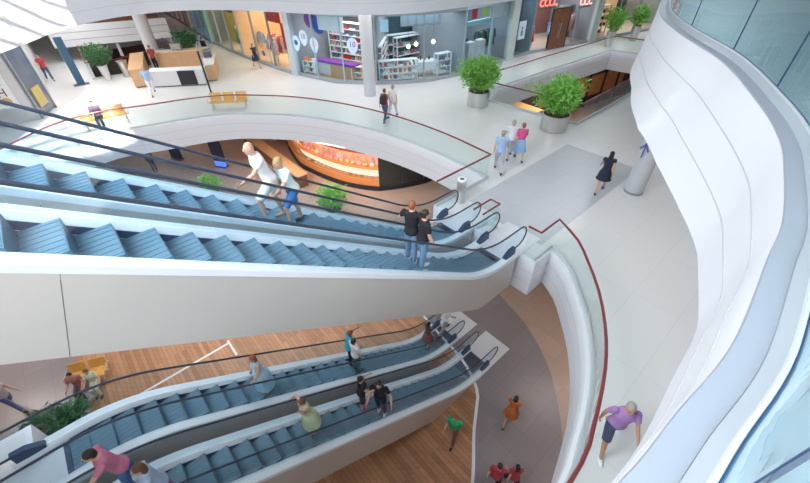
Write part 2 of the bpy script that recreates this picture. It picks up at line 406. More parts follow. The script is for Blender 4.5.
MB().sweep([P2(on(0.3,1.24)), P2(on(-0.25,1.24)), P2(on(-0.25,1.62)), P2(on(0.3,1.62))], [(-0.03,L2),(-0.03,L2+0.1),(0.03,L2+0.1),(0.03,L2)], closed_prof=True).build('base_channel', CHANNEL, t, True)

# the upper balustrade: pale clamp, white cap, dark gasket, tall panes, steel rail
U = [p for p in void3_right[:-30] if p[1] < 27]
c = offset(U, 0.235)[0]
t = thing('glass_balustrade', 'big frameless glass balustrade on the white curved upper balcony', 'balustrade', (c[0], c[1], L3), 0, 'glass balustrades with dark red handrails')
MB().sweep(U, [(0.14,L3+0.0),(0.15,L3+0.03),(0.20,L3+0.095),(0.30,L3+0.095),(0.30,L3+0.0)], closed_prof=True).build('clamp', PALEGREEN, t, True, smooth=30)
MB().sweep(U, [(0.195,L3+0.096),(0.20,L3+0.115),(0.222,L3+0.115),(0.222,L3+0.096)], closed_prof=True).build('cap_strip', mat('pale_cap_strip', (0.60, 0.64, 0.68), 0.35), t, True)
MB().sweep(U, [(0.223,L3+0.096),(0.223,L3+0.122),(0.229,L3+0.122),(0.229,L3+0.096)], closed_prof=True).build('gasket', GASKET, t, True)
Ug = offset(U, 0.236)
def cut_at(path, every, at_pt):
    acc = 0; best = (9e9, 0)
    for i in range(len(path)-1):
        d = (Vector(path[i])-Vector(at_pt)).length
        if d < best[0]: best = (d, acc)
        acc += (Vector(path[i+1])-Vector(path[i])).length
    ph = best[1] % every; segs = []; cur = [path[0]]; run = 0; nxt = ph if ph > .05 else every
    for i in range(len(path)-1):
        a, b = Vector(path[i]), Vector(path[i+1]); l = (b-a).length
        while nxt <= run+l:
            q = a.lerp(b, (nxt-run)/l); cur.append(tuple(q)); segs.append(cur); cur = [tuple(q)]; nxt += every
        run += l
        if (Vector(cur[-1])-b).length > 1e-3: cur.append(tuple(b))
    segs.append(cur); return [s for s in segs if len(s) > 1 and path_len(s) > 0.06]
for s in cut_at(Ug, 2.1, (5.08, 5.2)):
    s = shrink(s, 0.008)
    MB().sweep(s, [(-0.007,L3+0.1),(-0.007,L3+1.08),(0.007,L3+1.08),(0.007,L3+0.1)], closed_prof=True).build('glass_panel', GLASS_U, t, True)
    q0, q1 = Vector(s[-1]), Vector(s[-2]); d = (q0-q1).normalized(); n = Vector((-d.y, d.x))
    q = q0 + d*0.008
    MB().obox(q, d, 0.010, 0.018, L3+0.1, L3+1.08).build('joint_seal', GASKET, t, True)
MB().tube([(q[0],q[1],L3+1.1) for q in Ug], 0.025, 8, up=(0,0,1)).build('handrail', STEEL, t, True, smooth=40)
F3 = offset(void3_far[3:], 0.236); c = F3[0]
t = thing('glass_balustrade', 'frameless glass balustrade along the far upper balcony above the shops', 'balustrade', (c[0], c[1], L3), 0, 'glass balustrades with dark red handrails')
MB().sweep(F3, [(-0.09,L3+0.013),(-0.04,L3+0.1),(0.06,L3+0.1),(0.06,L3)], closed_prof=True).build('clamp', PALEGREEN, t, True)
for s in cut_path(F3, 2.4):
    MB().sweep(shrink(s, 0.008), [(-0.007,L3+0.1),(-0.007,L3+1.08),(0.007,L3+1.08),(0.007,L3+0.1)], closed_prof=True).build('glass_panel', GLASS_U, t, True)

# ------------------------------------------------------------------ columns, roof, walls
def column(x, y, r, z0, z1, name='column'):
    mb = MB(); mb.lathe([(r*1.02, z0), (r*1.02, z0+0.06), (r, z0+0.07), (r, z1)], 40, (x, y)); return struct(name, mb, CONC, smooth=30)
column(-2.03, 24.15, 0.36, L2, L3-1.35)
column(-19.0, 31.7, 0.45, L2, L3-1.35)
column(8.95, 12.55, 0.33, L2, L3-1.35)
mb = MB(); mb.lathe([(0.345, L2), (0.345, L2+0.09), (0.34, L2+0.10), (0.34, L2+0.0)], 40, (8.95, 12.55)); struct('trim_8', mb, GREY_FRAME)
SX = Vector((-5.6, 5.6, -4.77)).normalized()          # the way the sunlight travels
ZR = 19.5
def roofpt(x, y, z): k = (ZR-z)/SX.z; return Vector((x+SX.x*k, y+SX.y*k))
a2 = Vector((-SX.x, -SX.y)).normalized(); b2 = Vector((-a2.y, a2.x))
if b2.x > 0: b2 = -b2
c0 = roofpt(-15.55, 20.45, 10.9)
sk = [c0 - a2*1.5, c0 - a2*1.5 + b2*9.5, c0 + a2*11.0 + b2*9.5, c0 + a2*11.0]
c1 = roofpt(-3.35, 22.0, 11.6)
sk2 = [c1 - a2*0.9, c1 - a2*0.9 - b2*1.5, c1 + a2*0.6 - b2*1.5, c1 + a2*0.6]
slab('ceiling_roof', [(-60,-12),(48,-12),(48,75),(-60,75)], [[tuple(p) for p in sk], [tuple(p) for p in sk2]], ZR, ZR+0.4, SOFFIT, SOFFIT)
mb = MB()
for k in range(1, 9):
    m = sk[0].lerp(sk[3], k/9) + b2*4.75; mb.obox(m, b2, 9.5, 0.07, ZR+0.1, ZR+0.3)
for k in range(1, 4):
    m = sk[0].lerp(sk[1], k/4) + a2*6.25; mb.obox(m, a2, 12.5, 0.10, ZR+0.05, ZR+0.35)
struct('window_1', mb, WHITE_MET)                     # glazing bars of the skylight
# ------------------------------------------------------------------ escalators
RISE = L2; S0, S1 = 1.96, 10.86; SL = 0.7; RB = 0.9
def zc(s, RB=RB):
    def ramp(x): return 0 if x < -RB else (x if x > RB else (x+RB)**2/(4*RB))
    return SL*(ramp(s-S0) - ramp(s-S1))
def frange(a, b, st):
    n = max(1, int(round((b-a)/st))); return [a+(b-a)*i/n for i in range(n+1)]
def sprofile(ss, prof):     # rings across the escalator, prof gives (y, z above the nose line)
    return [[(s, y, zc(s)+z) for y, z in prof] for s in ss]
HL = 13.2
def hand_path():
    pts = []
    for k in range(0, 11):
        a = -PI/2 - PI*k/10*1.0
        pts.append((0.33+0.37*math.cos(a), 0.64+0.36*math.sin(a)))
    pts = [(0.72, 0.27), (0.5, 0.275)] + pts
    for s in frange(0.5, HL-0.5, 0.25): pts.append((s, zc(s)+1.0))
    for k in range(0, 11):
        a = PI/2 - PI*k/10
        pts.append((HL-0.33+0.37*math.cos(a), RISE+0.64+0.36*math.sin(a)))
    pts += [(HL-0.5, RISE+0.275), (HL-0.72, RISE+0.27)]
    return pts
def escalator(label, lane, base, upper):
    o = on(0, LANE_W/2 + (LANE_W+LANE_GAP)*lane, base)
    t = thing('escalator', label, 'escalator', o, math.atan2(-EY, -EX), 'four parallel escalators')
    lo = (lambda s: zc(s-0.1, 0.3)-1.25) if upper else (lambda s: max(0.016, zc(s-0.1, 0.3)-1.25))
    ss = frange(0.5, 12.3, 0.2)
    MB().loft([[(s, -0.63, lo(s)), (s, 0.63, lo(s)), (s, 0.63, max(lo(s)+0.01, zc(s)-0.12)), (s, -0.63, max(lo(s)+0.01, zc(s)-0.12))] for s in ss]).build('truss', DKSTEEL, t)
    cuts = [0.5, 1.9, 9.72, 12.3]
    sh = lambda s: 0.42*max(0.0, min(1.0, (s-1.9)/1.2, (12.3-s)/1.2)) if upper else 0.0
    for y in (-1, 1):
        for a, b in zip(cuts[:-1], cuts[1:]):
            MB().loft([[(s+sh(s), y*0.632, lo(s+sh(s))), (s+sh(s), y*0.655, lo(s+sh(s))), (s, y*0.655, max(lo(s)+0.02, zc(s)+0.03)), (s, y*0.632, max(lo(s)+0.02, zc(s)+0.03))] for s in frange(a+0.003, b-0.003, 0.2)]).build('cladding_panel', CLAD, t)
        pr = [(y*0.405, -0.12), (y*0.405, 0.04), (y*0.44, 0.10), (y*0.47, 0.135), (y*0.655, 0.135), (y*0.672, 0.12), (y*0.672, 0.0), (y*0.63, 0.0), (y*0.63, -0.12)]
        MB().loft(sprofile(frange(0.42, HL-0.42, 0.16), pr)).build('deck', WHITE_MET, t, smooth=35)
        MB().loft(sprofile(frange(1.0, 11.9, 0.2), [(y*0.404, -0.10), (y*0.404, 0.03), (y*0.396, 0.03), (y*0.396, -0.10)])).build('skirt_brush', NAVY, t)
        hp = hand_path()
        MB().tube([(s, y*0.515, z) for s, z in hp], 0.028, 10, flat=0.75, up=(0, 1, 0)).build('handrail', RUBBER, t, smooth=50)
        for e in (0, 1):
            x0, x1 = (0.5, 0.98) if e == 0 else (HL-0.98, HL-0.5)
            z = 0 if e == 0 else RISE
            MB().loft([[(x, y*0.515+dy*w, z+zz) for dy, zz in ((-1, 0.12), (1, 0.12), (0.8, top), (-0.8, top))] for x, w, top in
                       ((x0, .075, .36 if e == 0 else .2), ((x0+x1)/2, .085, .34), (x1, .075, .2 if e == 0 else .36))]).build('handrail_inlet', NAVY, t)
        # glass in panes that follow the rise
        cg = frange(0.0, HL, 1.6)
        for a, b in zip(cg[:-1], cg[1:]):
            bot, top = [], []
            for s in frange(a+0.005, b-0.005, 0.1):
                zz = zc(s)
                if s < 0.36: h = 0.33*math.sqrt(max(0, 1-((0.36-s)/0.36)**2)); top.append((s, 0.64+h)); bot.append((s, 0.64-h*(1.0 if s < .36 else 1)))
                elif s > HL-0.36: h = 0.33*math.sqrt(max(0, 1-((s-HL+0.36)/0.36)**2)); top.append((s, RISE+0.64+h)); bot.append((s, RISE+0.64-h))
                else: top.append((s, zz+0.975)); bot.append((s, zz+(0.31 if s < 0.6 or s > HL-0.6 else 0.12)))
            mb = MB(); rings = [[(p[0], y*0.515-0.006, p[1]), (p[0], y*0.515+0.006, p[1]), (q[0], y*0.515+0.006, q[1]), (q[0], y*0.515-0.006, q[1])] for p, q in zip(bot, top)]
            mb.loft(rings).build('glass_panel', GLASS_E, t)
    # steps
    st = 0.4
    for k in range(2, 30):
        s0 = k*st
        if s0 < 0.95 or s0 > 11.65: continue
        z = zc(s0+st*0.5)+0.0
        mb = MB(); y0 = 0.394
        mb.box(s0-0.0, s0+st+0.02, -y0, y0, z-0.05, z)
        for j in range(7):                       # the ribs that give a tread its lines
            yy = -y0 + (j+0.5)*2*y0/7; mb.box(s0, s0+st, yy-0.018, yy+0.018, z, z+0.008)
        mb.box(s0-0.015, s0+0.012, -y0, y0, z-0.30, z-0.004, 1)
        mb.build('step', [STEP_T, STEP_R], t)
    for a, b, z in ((-0.85, 0.92, 0.0), (12.02, 13.9, RISE)):
        mb = MB(); mb.box(a, b, -0.40, 0.40, z-0.03, z+0.014)
        if a < 0: mb.box(a, 0.42, -0.66, 0.66, z-0.03, z+0.012)
        else: mb.box(HL-0.42, b, -0.66, 0.66, z-0.03, z+0.012)
        mb.build('landing_plate', PLATE, t)
        c0, c1 = (b, b+0.1) if a < 0 else (a-0.1, a)
        mb = MB(); mb.box(c0, c1, -0.395, 0.395, z-0.02, z+0.012); mb.build('comb_plate', NAVY, t)
    return t
escalator('far upper escalator carrying a man in white and a person in blue shorts', 0, L2, True)
escalator('near upper escalator with broad beige side carrying an embracing couple in black tops', 1, L2, True)
escalator('far lower escalator carrying a woman in a long pale blue dress', 0, 0.0, False)
escalator('near lower escalator above the wood deck carrying a woman in pale green', 1, 0.0, False)
# ------------------------------------------------------------------ people
def remesh(mb, voxel, smooth=2):
    me = bpy.data.meshes.new('figure'); me.from_pydata(mb.v, [], mb.f)
    bm = bmesh.new(); bm.from_mesh(me); bmesh.ops.recalc_face_normals(bm, faces=bm.faces); bm.to_mesh(me); bm.free()
    o = bpy.data.objects.new('figure', me); COL.objects.link(o)
    m = o.modifiers.new('r', 'REMESH'); m.mode = 'VOXEL'; m.voxel_size = voxel
    if smooth: k = o.modifiers.new('s', 'SMOOTH'); k.iterations = smooth; k.factor = 0.5
    bpy.context.view_layer.update()
    r = bpy.data.meshes.new_from_object(o.evaluated_get(bpy.context.evaluated_depsgraph_get()))
    bpy.data.objects.remove(o); bpy.data.meshes.remove(me)
    r.shade_smooth()
    return r
SKIN = {'fair': (0.62, 0.36, 0.26), 'tan': (0.46, 0.25, 0.17)}
HAIRC = {'dark': (0.025, 0.018, 0.016), 'brown': (0.13, 0.06, 0.03), 'red': (0.30, 0.09, 0.04), 'grey': (0.33, 0.32, 0.31), 'fair': (0.48, 0.32, 0.14)}
def cloth(c): return mat('cloth_%d_%d_%d' % tuple(int(round(v*99)) for v in c), c, 0.85, noise=0.10, nscale=7)
def rad(d): return math.radians(d)
POSES = {
 'stand': dict(legs=((0, 0), (0, 0)), arms=((3, 8, 12), (3, 8, 12)), lean=0),
 'walk': dict(legs=((24, 6), (-20, 22)), arms=((-18, 10, 15), (22, 10, 25)), lean=3),
 'stride': dict(legs=((-22, 25), (26, 5)), arms=((24, 12, 30), (-20, 12, 20)), lean=5),
 'ride': dict(legs=((10, 12), (-4, 4)), arms=((20, 14, 50), (5, 10, 20)), lean=4),
 'reach': dict(legs=((12, 14), (-6, 6)), arms=((60, 18, 10), (10, 12, 25)), lean=12),
 'hug': dict(legs=((4, 4), (-4, 4)), arms=((18, 30, 55), (25, 12, 75)), lean=4),
 'wave': dict(legs=((12, 10), (-10, 10)), arms=((150, 25, 12), (15, 75, 15)), lean=6),
 'climb': dict(legs=((48, 55), (-6, 8)), arms=((55, 22, 20), (-10, 12, 25)), lean=16),
 'sit': dict(legs=((86, 84), (82, 88)), arms=((20, 10, 60), (25, 10, 55)), lean=4),
 'bag': dict(legs=((16, 8), (-14, 16)), arms=((8, 10, 10), (10, 10, 100)), lean=2),
}
def person(label, x, y, z, face, h=1.72, pose='stand', top=(0.5, 0.5, 0.5), sleeve=0.5, bottom='trousers', bcol=(0.1, 0.1, 0.15), blen=1.0,
           hair='dark', hlen='short', skin='fair', shoes=(0.05, 0.05, 0.05), woman=False, group='people in the mall', side=1):
    t = thing('person', label, 'person', (x, y, z), rad(face-90), group)
    S = h/1.72; P = POSES[pose]; lean = rad(P['lean'])
    sit = pose == 'sit'
    pz = 0.92
    sw = 0.165 if woman else 0.190
    def LN(p):                                             # lean the trunk about the hips
        y0, z0 = p[1], p[2]-pz
        return (p[0], y0*math.cos(lean)+z0*math.sin(lean), pz - y0*math.sin(lean) + z0*math.cos(lean))
    def ringat(z, rx, ry, yo=0.0, n=16):
        return [LN((rx*math.cos(2*PI*i/n), yo+ry*math.sin(2*PI*i/n), z)) for i in range(n)]
    TR = [(0.83,.10,.08,0),(0.86,.150,.110,-.01),(0.93,.172,.122,-.012),(1.00,.155,.108,0),(1.08,.132 if woman else .142,.096,.005),(1.19,.142 if woman else .155,.106,.012),(1.31,.155 if woman else .172,.116,.015 if not woman else .022),(1.39,.150 if woman else .172,.100,0),(1.44,.115 if woman else .13,.080,-.01),(1.475,.068,.062,-.012)]
    def torso(mb, i0, i1, g): mb.loft([ringat(zz, rx+g, ry+g, yo) for zz, rx, ry, yo in TR[i0:i1]])
    legs = []; low = 9
    for sgn, (a, k) in zip((-1, 1), P['legs']):
        a, k = rad(a), rad(k)
        hp = Vector((sgn*0.088, 0, 0.90)); d1 = Vector((sgn*0.02, math.sin(a), -math.cos(a))); d2 = Vector((0, math.sin(a-k), -math.cos(a-k)))
        kn = hp + d1*0.43; an = kn + d2*0.42
        legs.append((sgn, hp, kn, an)); low = min(low, an.z-0.075)
    arms = []
    for sgn, (f, ab, e) in zip((-1, 1), P['arms']):
        f, ab, e = rad(f), rad(ab), rad(e)
        sh = Vector(LN((sgn*sw, -0.005, 1.405)))
        d1 = Vector((sgn*math.sin(ab), math.sin(f)*math.cos(ab), -math.cos(f)*math.cos(ab)))
        d2 = Vector((sgn*math.sin(ab)*0.4, math.sin(f+e)*math.cos(ab*0.4), -math.cos(f+e)*math.cos(ab*0.4))).normalized()
        el = sh + d1*0.285; wr = el + d2*0.245
        arms.append((sgn, sh, el, wr, d2))
    dz = -low
    head = Vector(LN((0, 0.012, 1.605)))
    def fin(me, name, m):
        me.transform(Matrix.Translation((0, 0, dz*S)) @ Matrix.Scale(S, 4)); me.materials.clear(); me.materials.append(m)
        return link(name, me, t)
    # the body: one surface
    mb = MB(); torso(mb, 0, 10, 0)
    mb.tube([LN((0,-0.012,1.44)), LN((0,-0.006,1.50)), LN((0,0.004,1.56))], [.060,.052,.052], 12)
    mb.ell(head, (.074,.093,.115), 14, 10); mb.ell(head+Vector((0,.028,-.062)), (.052,.058,.052), 12, 8)
    mb.ell(head+Vector((0,.094,-.012)), (.015,.022,.024), 8, 6)
    for s_ in (-1, 1): mb.ell(head+Vector((s_*.074,-.004,-.005)), (.014,.022,.032), 8, 6)
    for sgn, hp, kn, an in legs:
        m1 = hp.lerp(kn, .45); m2 = kn.lerp(an, .3) + Vector((0, -.012, 0))
        mb.tube([hp+Vector((0,0,.03)), hp.lerp(kn,.12), m1, kn, m2, kn.lerp(an,.7), an], [.080,.086,.073,.054,.056,.042,.036], 12)
        mb.ell(kn, .055, 10, 6); mb.ell(an+Vector((0,0,-.02)), (.037,.045,.045), 10, 6)
        mb.ell(an+Vector((0,.06,-.045)), (.042,.12,.032), 10, 6)
    fingers = MB()
    for sgn, sh, el, wr, d2 in arms:
        mb.ell(sh, (.060,.058,.060), 10, 6)
        mb.tube([sh, sh.lerp(el,.4), el, el.lerp(wr,.3), wr], [.052,.046,.040,.040,.027], 10)
        mb.ell(el, .040, 8, 6)
        sd = Vector((0, 1, 0)) if abs(d2.y) < .8 else Vector((0, 0, 1))
        sd = (sd - d2*sd.dot(d2)).normalized(); nn = d2.cross(sd)*(-sgn)
        pc = wr + d2*0.05
        mb.tube([wr, wr+d2*0.03, wr+d2*0.085], [.026,.034,.036], 10, flat=0.62, up=nn)
        for q, (u, L) in enumerate(((-.027,.058),(-.009,.070),(.009,.074),(.027,.066))):
            b = wr+d2*0.075+sd*u; c = b+d2*L*.55+nn*.006; e = b+d2*L+nn*.024
            fingers.tube([b, c, e], [.0095,.0088,.0070], 6)
        b = wr+d2*.025+sd*.022; fingers.tube([b, b+d2*.032+sd*.026, b+d2*.060+sd*.030+nn*.012], [.011,.010,.008], 6)
    body = remesh(mb, 0.0145, 2)
    bm = bmesh.new(); bm.from_mesh(body); fm = bpy.data.meshes.new('f'); fm.from_pydata(fingers.v, [], fingers.f); bm.from_mesh(fm); bmesh.ops.recalc_face_normals(bm, faces=bm.faces); bm.to_mesh(body); bm.free(); bpy.data.meshes.remove(fm)
    body.shade_smooth()
    fin(body, 'body', mat('skin_'+skin, SKIN[skin], 0.55))
    for s_ in (-1, 1):
        ey = MB(); ey.ell(head+Vector((s_*.031,.083,.006)), (.012,.010,.008), 8, 6)
        me = bpy.data.meshes.new('eye'); me.from_pydata(ey.v, [], ey.f); fin(me, 'eye', BLACK)
    # hair
    if hlen != 'none':
        hb = MB(); hb.ell(head+Vector((0,-.016,.030)), (.084,.096,.095), 14, 10)
        hb.ell(head+Vector((0,-.045,-.01)), (.078,.068,.085), 12, 8)
        if hlen == 'long':
            hb.ell(head+Vector((0,-.058,-.10)), (.088,.055,.14), 12, 8); hb.ell(head+Vector((0,-.075,-.20)), (.075,.042,.12), 12, 8)
        if hlen == 'bun': hb.ell(head+Vector((0,-.10,.06)), .045, 10, 8)
        fin(remesh(hb, 0.014, 1), 'hair', mat('hair_'+hair, HAIRC[hair], 0.6))
    # top
    g = 0.014
    mb = MB(); torso(mb, 1 if bottom != 'skirt' else 3, 10, g)
    for sgn, sh, el, wr, d2 in arms:
        if sleeve > 0: mb.ell(sh, .070, 10, 6)
        if sleeve > 0:
            pts = [sh.lerp(el, .02)]; rr = [.064]
            if sleeve <= 1: pts.append(sh.lerp(el, max(.3, sleeve))); rr.append(.060)
            else: pts += [el, el.lerp(wr, .9)]; rr += [.054, .042]; mb.ell(el, .053, 8, 6)
            mb.tube(pts, rr, 12)
    if bottom == 'dress':
        cy = sum((l[2].y for l in legs))/2
        mb.loft([ringat(1.05, .150, .115)] + [[(r*1.12*math.cos(2*PI*i/16), cy*f+r*math.sin(2*PI*i/16), zz) for i in range(16)] for zz, r, f in ((.90,.195,.1),(.72,.22,.5),(.93-blen*.50,.235+.03*blen,.9))])
    fin(remesh(mb, 0.016, 2), 'dress' if bottom == 'dress' else 'top', cloth(top))
    if bottom in ('trousers', 'shorts'):
        mb = MB(); mb.loft([ringat(zz, rx+g*.8, ry+g*.8, yo) for zz, rx, ry, yo in TR[0:4]])
        for sgn, hp, kn, an in legs:
            if blen >= 1:
                mb.tube([hp+Vector((0,0,.03)), hp.lerp(kn,.15), hp.lerp(kn,.6), kn, kn.lerp(an,.4), kn.lerp(an,.93)], [.095,.100,.086,.070,.066,.058], 12); mb.ell(kn, .070, 10, 6)
            else: mb.tube([hp+Vector((0,0,.03)), hp.lerp(kn,.15), hp.lerp(kn,.6), hp.lerp(kn,.98)], [.095,.102,.094,.088], 12)
        fin(remesh(mb, 0.016, 2), bottom, cloth(bcol))
    elif bottom == 'skirt':
        cy = sum((l[2].y for l in legs))/2
        mb = MB(); mb.loft([ringat(1.04, .145, .11), ringat(.93, .19, .145)] + [[(r*1.12*math.cos(2*PI*i/16), cy*f+r*math.sin(2*PI*i/16), zz) for i in range(16)] for zz, r, f in ((.72,.21,.5),(.93-blen*.50,.225+.04*blen,.9))])
        fin(remesh(mb, 0.016, 2), 'skirt', cloth(bcol))
    for sgn, hp, kn, an in legs:
        mb = MB(); a0 = an + Vector((0, .055, -.052))
        mb.ell(a0, (.048,.135,.040), 12, 8); mb.ell(an+Vector((0,-.01,-.03)), (.047,.058,.045), 10, 6)
        me = bpy.data.meshes.new('shoe'); me.from_pydata(mb.v, [], mb.f); me.shade_smooth(); fin(me, 'shoe', cloth(shoes))
    if sit: t.location.z = z
    return t
UP, DOWN = math.degrees(math.atan2(-EY, -EX)), math.degrees(math.atan2(EY, EX))
def rider(label, lane, s, do, base, face, **k):
    o = LANE_W/2 + (LANE_W+LANE_GAP)*lane + do
    kk = math.floor(s/0.4); zs = zc(kk*0.4+0.2) + 0.008
    p = on(kk*0.4+0.2, o); return person(label, p.x, p.y, base+zs, face, group='people riding the escalators', **k)
NV = (0.02, 0.025, 0.05); BK = (0.012, 0.012, 0.016); JEAN = (0.16, 0.27, 0.42); WH = (0.80, 0.80, 0.82)
# upper flight
rider('man in black polo shirt and jeans with his arm round his companion', 1, 4.1, -0.19, L2, DOWN+25, h=1.76, pose='hug', top=BK, sleeve=.6, bcol=JEAN, hair='red', shoes=WH)
rider('person in black top and jeans held by the man in the polo shirt', 1, 4.1, 0.2, L2, DOWN-20, h=1.74, pose='ride', top=BK, sleeve=.6, bcol=JEAN, hair='dark', shoes=WH)
rider('man in white T-shirt and cream shorts climbing the far upper escalator', 0, 6.62, 0.05, L2, UP, h=1.84, pose='climb', top=WH, sleeve=.6, bottom='shorts', bcol=(0.72, 0.70, 0.60), blen=.9, hlen='none', shoes=(0.5, 0.3, 0.2))
rider('person in white top and bright blue shorts behind the man in white', 0, 6.3, 0.12, L2, UP+10, h=1.70, pose='climb', top=(0.72, 0.84, 0.85), sleeve=.8, bottom='shorts', bcol=(0.05, 0.18, 0.50), blen=.7, hair='fair', woman=True)
# lower flight
rider('woman in long pale blue dress with auburn hair on the far lower escalator', 0, 8.1, 0.1, 0, UP, h=1.68, pose='ride', top=(0.40, 0.58, 0.72), sleeve=0, bottom='dress', blen=1.2, hair='red', hlen='long', woman=True, shoes=(0.4, 0.2, 0.1))
rider('person in turquoise top with red hair beside one in a white shirt', 0, 5.55, -0.22, 0, DOWN, h=1.70, pose='reach', top=(0.03, 0.40, 0.55), sleeve=.3, bcol=NV, hair='red', hlen='long', woman=True)
rider('person in white shirt beside the red haired person in turquoise on the escalator', 0, 5.2, 0.18, 0, DOWN, h=1.74, pose='stand', top=WH, sleeve=.6, bcol=(0.10, 0.16, 0.22), hair='dark')
rider('man in pale shirt stepping off the foot of the far lower escalator', 0, 0.7, -0.1, 0, DOWN, h=1.78, pose='walk', top=(0.78, 0.80, 0.82), sleeve=.7, bcol=(0.35, 0.33, 0.33), hair='brown')
rider('woman with dark hair and brown skirt near the foot of the far lower escalator', 0, 1.75, 0.02, 0, DOWN, h=1.66, pose='ride', top=(0.10, 0.07, 0.09), sleeve=.3, bottom='skirt', bcol=(0.22, 0.10, 0.08), blen=.8, hair='dark', hlen='long', woman=True)
rider('man in black T-shirt clasping his companion on the near lower escalator', 1, 5.8, 0.18, 0, UP+40, h=1.80, pose='hug', top=BK, sleeve=.6, bcol=NV, hair='dark', shoes=WH)
rider('woman in black top with pale arms leaning on the man in black', 1, 6.2, -0.18, 0, DOWN-20, h=1.68, pose='hug', top=BK, sleeve=.2, bottom='shorts', bcol=(0.06, 0.03, 0.05), blen=.6, hair='dark', woman=True, shoes=(0.6, 0.1, 0.25))
rider('woman in pale green dress with arms spread on the near lower escalator', 1, 7.75, -0.05, 0, UP, h=1.66, pose='wave', top=(0.50, 0.58, 0.38), sleeve=0, bottom='dress', blen=.9, hair='brown', hlen='bun', woman=True, shoes=(0.5, 0.3, 0.2))
rider('dark haired person in pink and blue top near the head of the near lower escalator', 1, 10.95, -0.36, 0, UP, h=1.74, pose='reach', top=(0.55, 0.18, 0.28), sleeve=.5, bcol=(0.08, 0.18, 0.42), hair='dark', shoes=WH)
rider('brown haired person in pale blue shirt one step below the pink and blue top', 1, 10.75, 0.28, 0, UP, h=1.70, pose='ride', top=(0.36, 0.46, 0.62), sleeve=.5, bcol=(0.20, 0.16, 0.30), hair='brown', hlen='long', woman=True)
# mezzanine
G2 = 'people walking on the mezzanine'
person('man in light blue shirt and grey trousers walking beside two companions', 4.0, 14.3, L2, 80, 1.84, 'walk', (0.36, 0.50, 0.74), .6, 'trousers', (0.42, 0.46, 0.52), hair='grey', group=G2)
person('white haired person in white shirt walking beside the woman in bright pink', 4.72, 15.5, L2, 80, 1.78, 'stride', (0.70, 0.72, 0.78), .6, 'trousers', (0.52, 0.54, 0.60), hair='grey', group=G2)
person('woman in bright pink top and light blue skirt', 5.1, 15.3, L2, 85, 1.72, 'walk', (0.72, 0.10, 0.28), .9, 'skirt', (0.32, 0.52, 0.82), .95, hair='red', woman=True, group=G2)
person('woman in short black dress with long dark hair crossing the grey tile strip', 7.6, 12.55, L2, 60, 1.74, 'stride', NV, .2, 'dress', BK, .62, hair='dark', hlen='long', woman=True, group=G2)
person('person in purple shirt and dark shorts below the white balcony', 3.92, 3.25, L2, -105, 1.70, 'stride', (0.36, 0.20, 0.46), .6, 'shorts', (0.06, 0.08, 0.14), .9, hair='grey', shoes=(0.75, 0.76, 0.8), group=G2, skin='tan')
person('person in dark red waistcoat carrying a black rucksack by the round column', -0.95, 19.9, L2, 70, 1.76, 'walk', (0.36, 0.06, 0.08), .0, 'trousers', (0.06, 0.09, 0.20), hair='brown', group=G2)
person('person in white shirt walking ahead of the person with the black rucksack', -0.55, 20.5, L2, 70, 1.76, 'stride', (0.80, 0.78, 0.80), .6, 'trousers', (0.62, 0.64, 0.70), hair='fair', group=G2)
person('person in long dark coat walking by the tall black post', -15.4, 32.5, L2, 60, 1.80, 'stand', BK, 1.5, 'trousers', BK, hair='brown', group=G2)
person('woman in navy dress passing the orange lit shop window', -11.0, 30.7, L2, -50, 1.70, 'walk', NV, .3, 'dress', NV, .75, hair='brown', hlen='long', woman=True, group=G2)
person('man in pale blue shirt and white trousers by the cafe counter', -15.9, 24.8, L2, -60, 1.80, 'stride', (0.36, 0.54, 0.78), .6, 'trousers', WH, hair='fair', group=G2)
person('person in red top and dark blue trousers beside the far left shops', -25.0, 28.3, L2, -40, 1.74, 'walk', (0.50, 0.06, 0.08), .6, 'trousers', (0.05, 0.10, 0.20), hair='brown', group=G2)
person('person in dark jacket seated on the sunlit yellow bench', -16.15, 19.85, L2, -60, 1.72, 'sit', (0.14, 0.10, 0.16), 1.2, 'trousers', NV, hair='dark', group='people seated on benches')
person('person with dark hair standing at the cafe counter corner', -18.3, 30.2, L2, -90, 1.74, 'stand', (0.30, 0.05, 0.05), .8, 'trousers', BK, hair='dark', group=G2)
# ground floor
G1 = 'people on the ground floor'
person('person in bright green shirt walking on the wood deck', 1.62, 6.0, 0.014, -120, 1.74, 'walk', (0.03, 0.46, 0.20), .9, 'trousers', (0.18, 0.10, 0.07), hair='red', group=G1)
person('woman in orange brown dress with dark hair on the grey tiles', 3.78, 6.6, 0.006, 60, 1.70, 'stride', (0.45, 0.14, 0.04), .4, 'dress', BK, .8, hair='dark', hlen='long', woman=True, skin='tan', group=G1)
person('dark haired person in red top nearer the wood deck edge', 2.78, 4.45, 0.006, 70, 1.74, 'walk', (0.42, 0.05, 0.07), .6, 'trousers', BK, hair='dark', group=G1)
person('dark haired person in red top on the tan tile side of the pair', 3.34, 4.42, 0.006, 90, 1.68, 'walk', (0.38, 0.06, 0.08), .4, 'trousers', BK, hair='dark', hlen='long', woman=True, group=G1)
person('person in blue trousers and pale top swinging an arm left of the bench', -15.2, 7.4, 0.006, -10, 1.78, 'stride', (0.62, 0.55, 0.58), .3, 'trousers', (0.12, 0.18, 0.36), hair='brown', group=G1)
person('person in dark purple clothes standing in the dim ground floor behind the oval opening', -19.2, 26.2, 0, -50, 1.74, 'stand', (0.07, 0.05, 0.12), 1.2, 'trousers', (0.04, 0.05, 0.10), hair='dark', group=G1)
person('dark haired person in patterned red top seated beside the yellow bench', -12.95, 8.05, 0.014, -70, 1.70, 'sit', (0.40, 0.16, 0.14), .6, 'trousers', (0.10, 0.07, 0.08), hair='dark', group='people seated on benches')
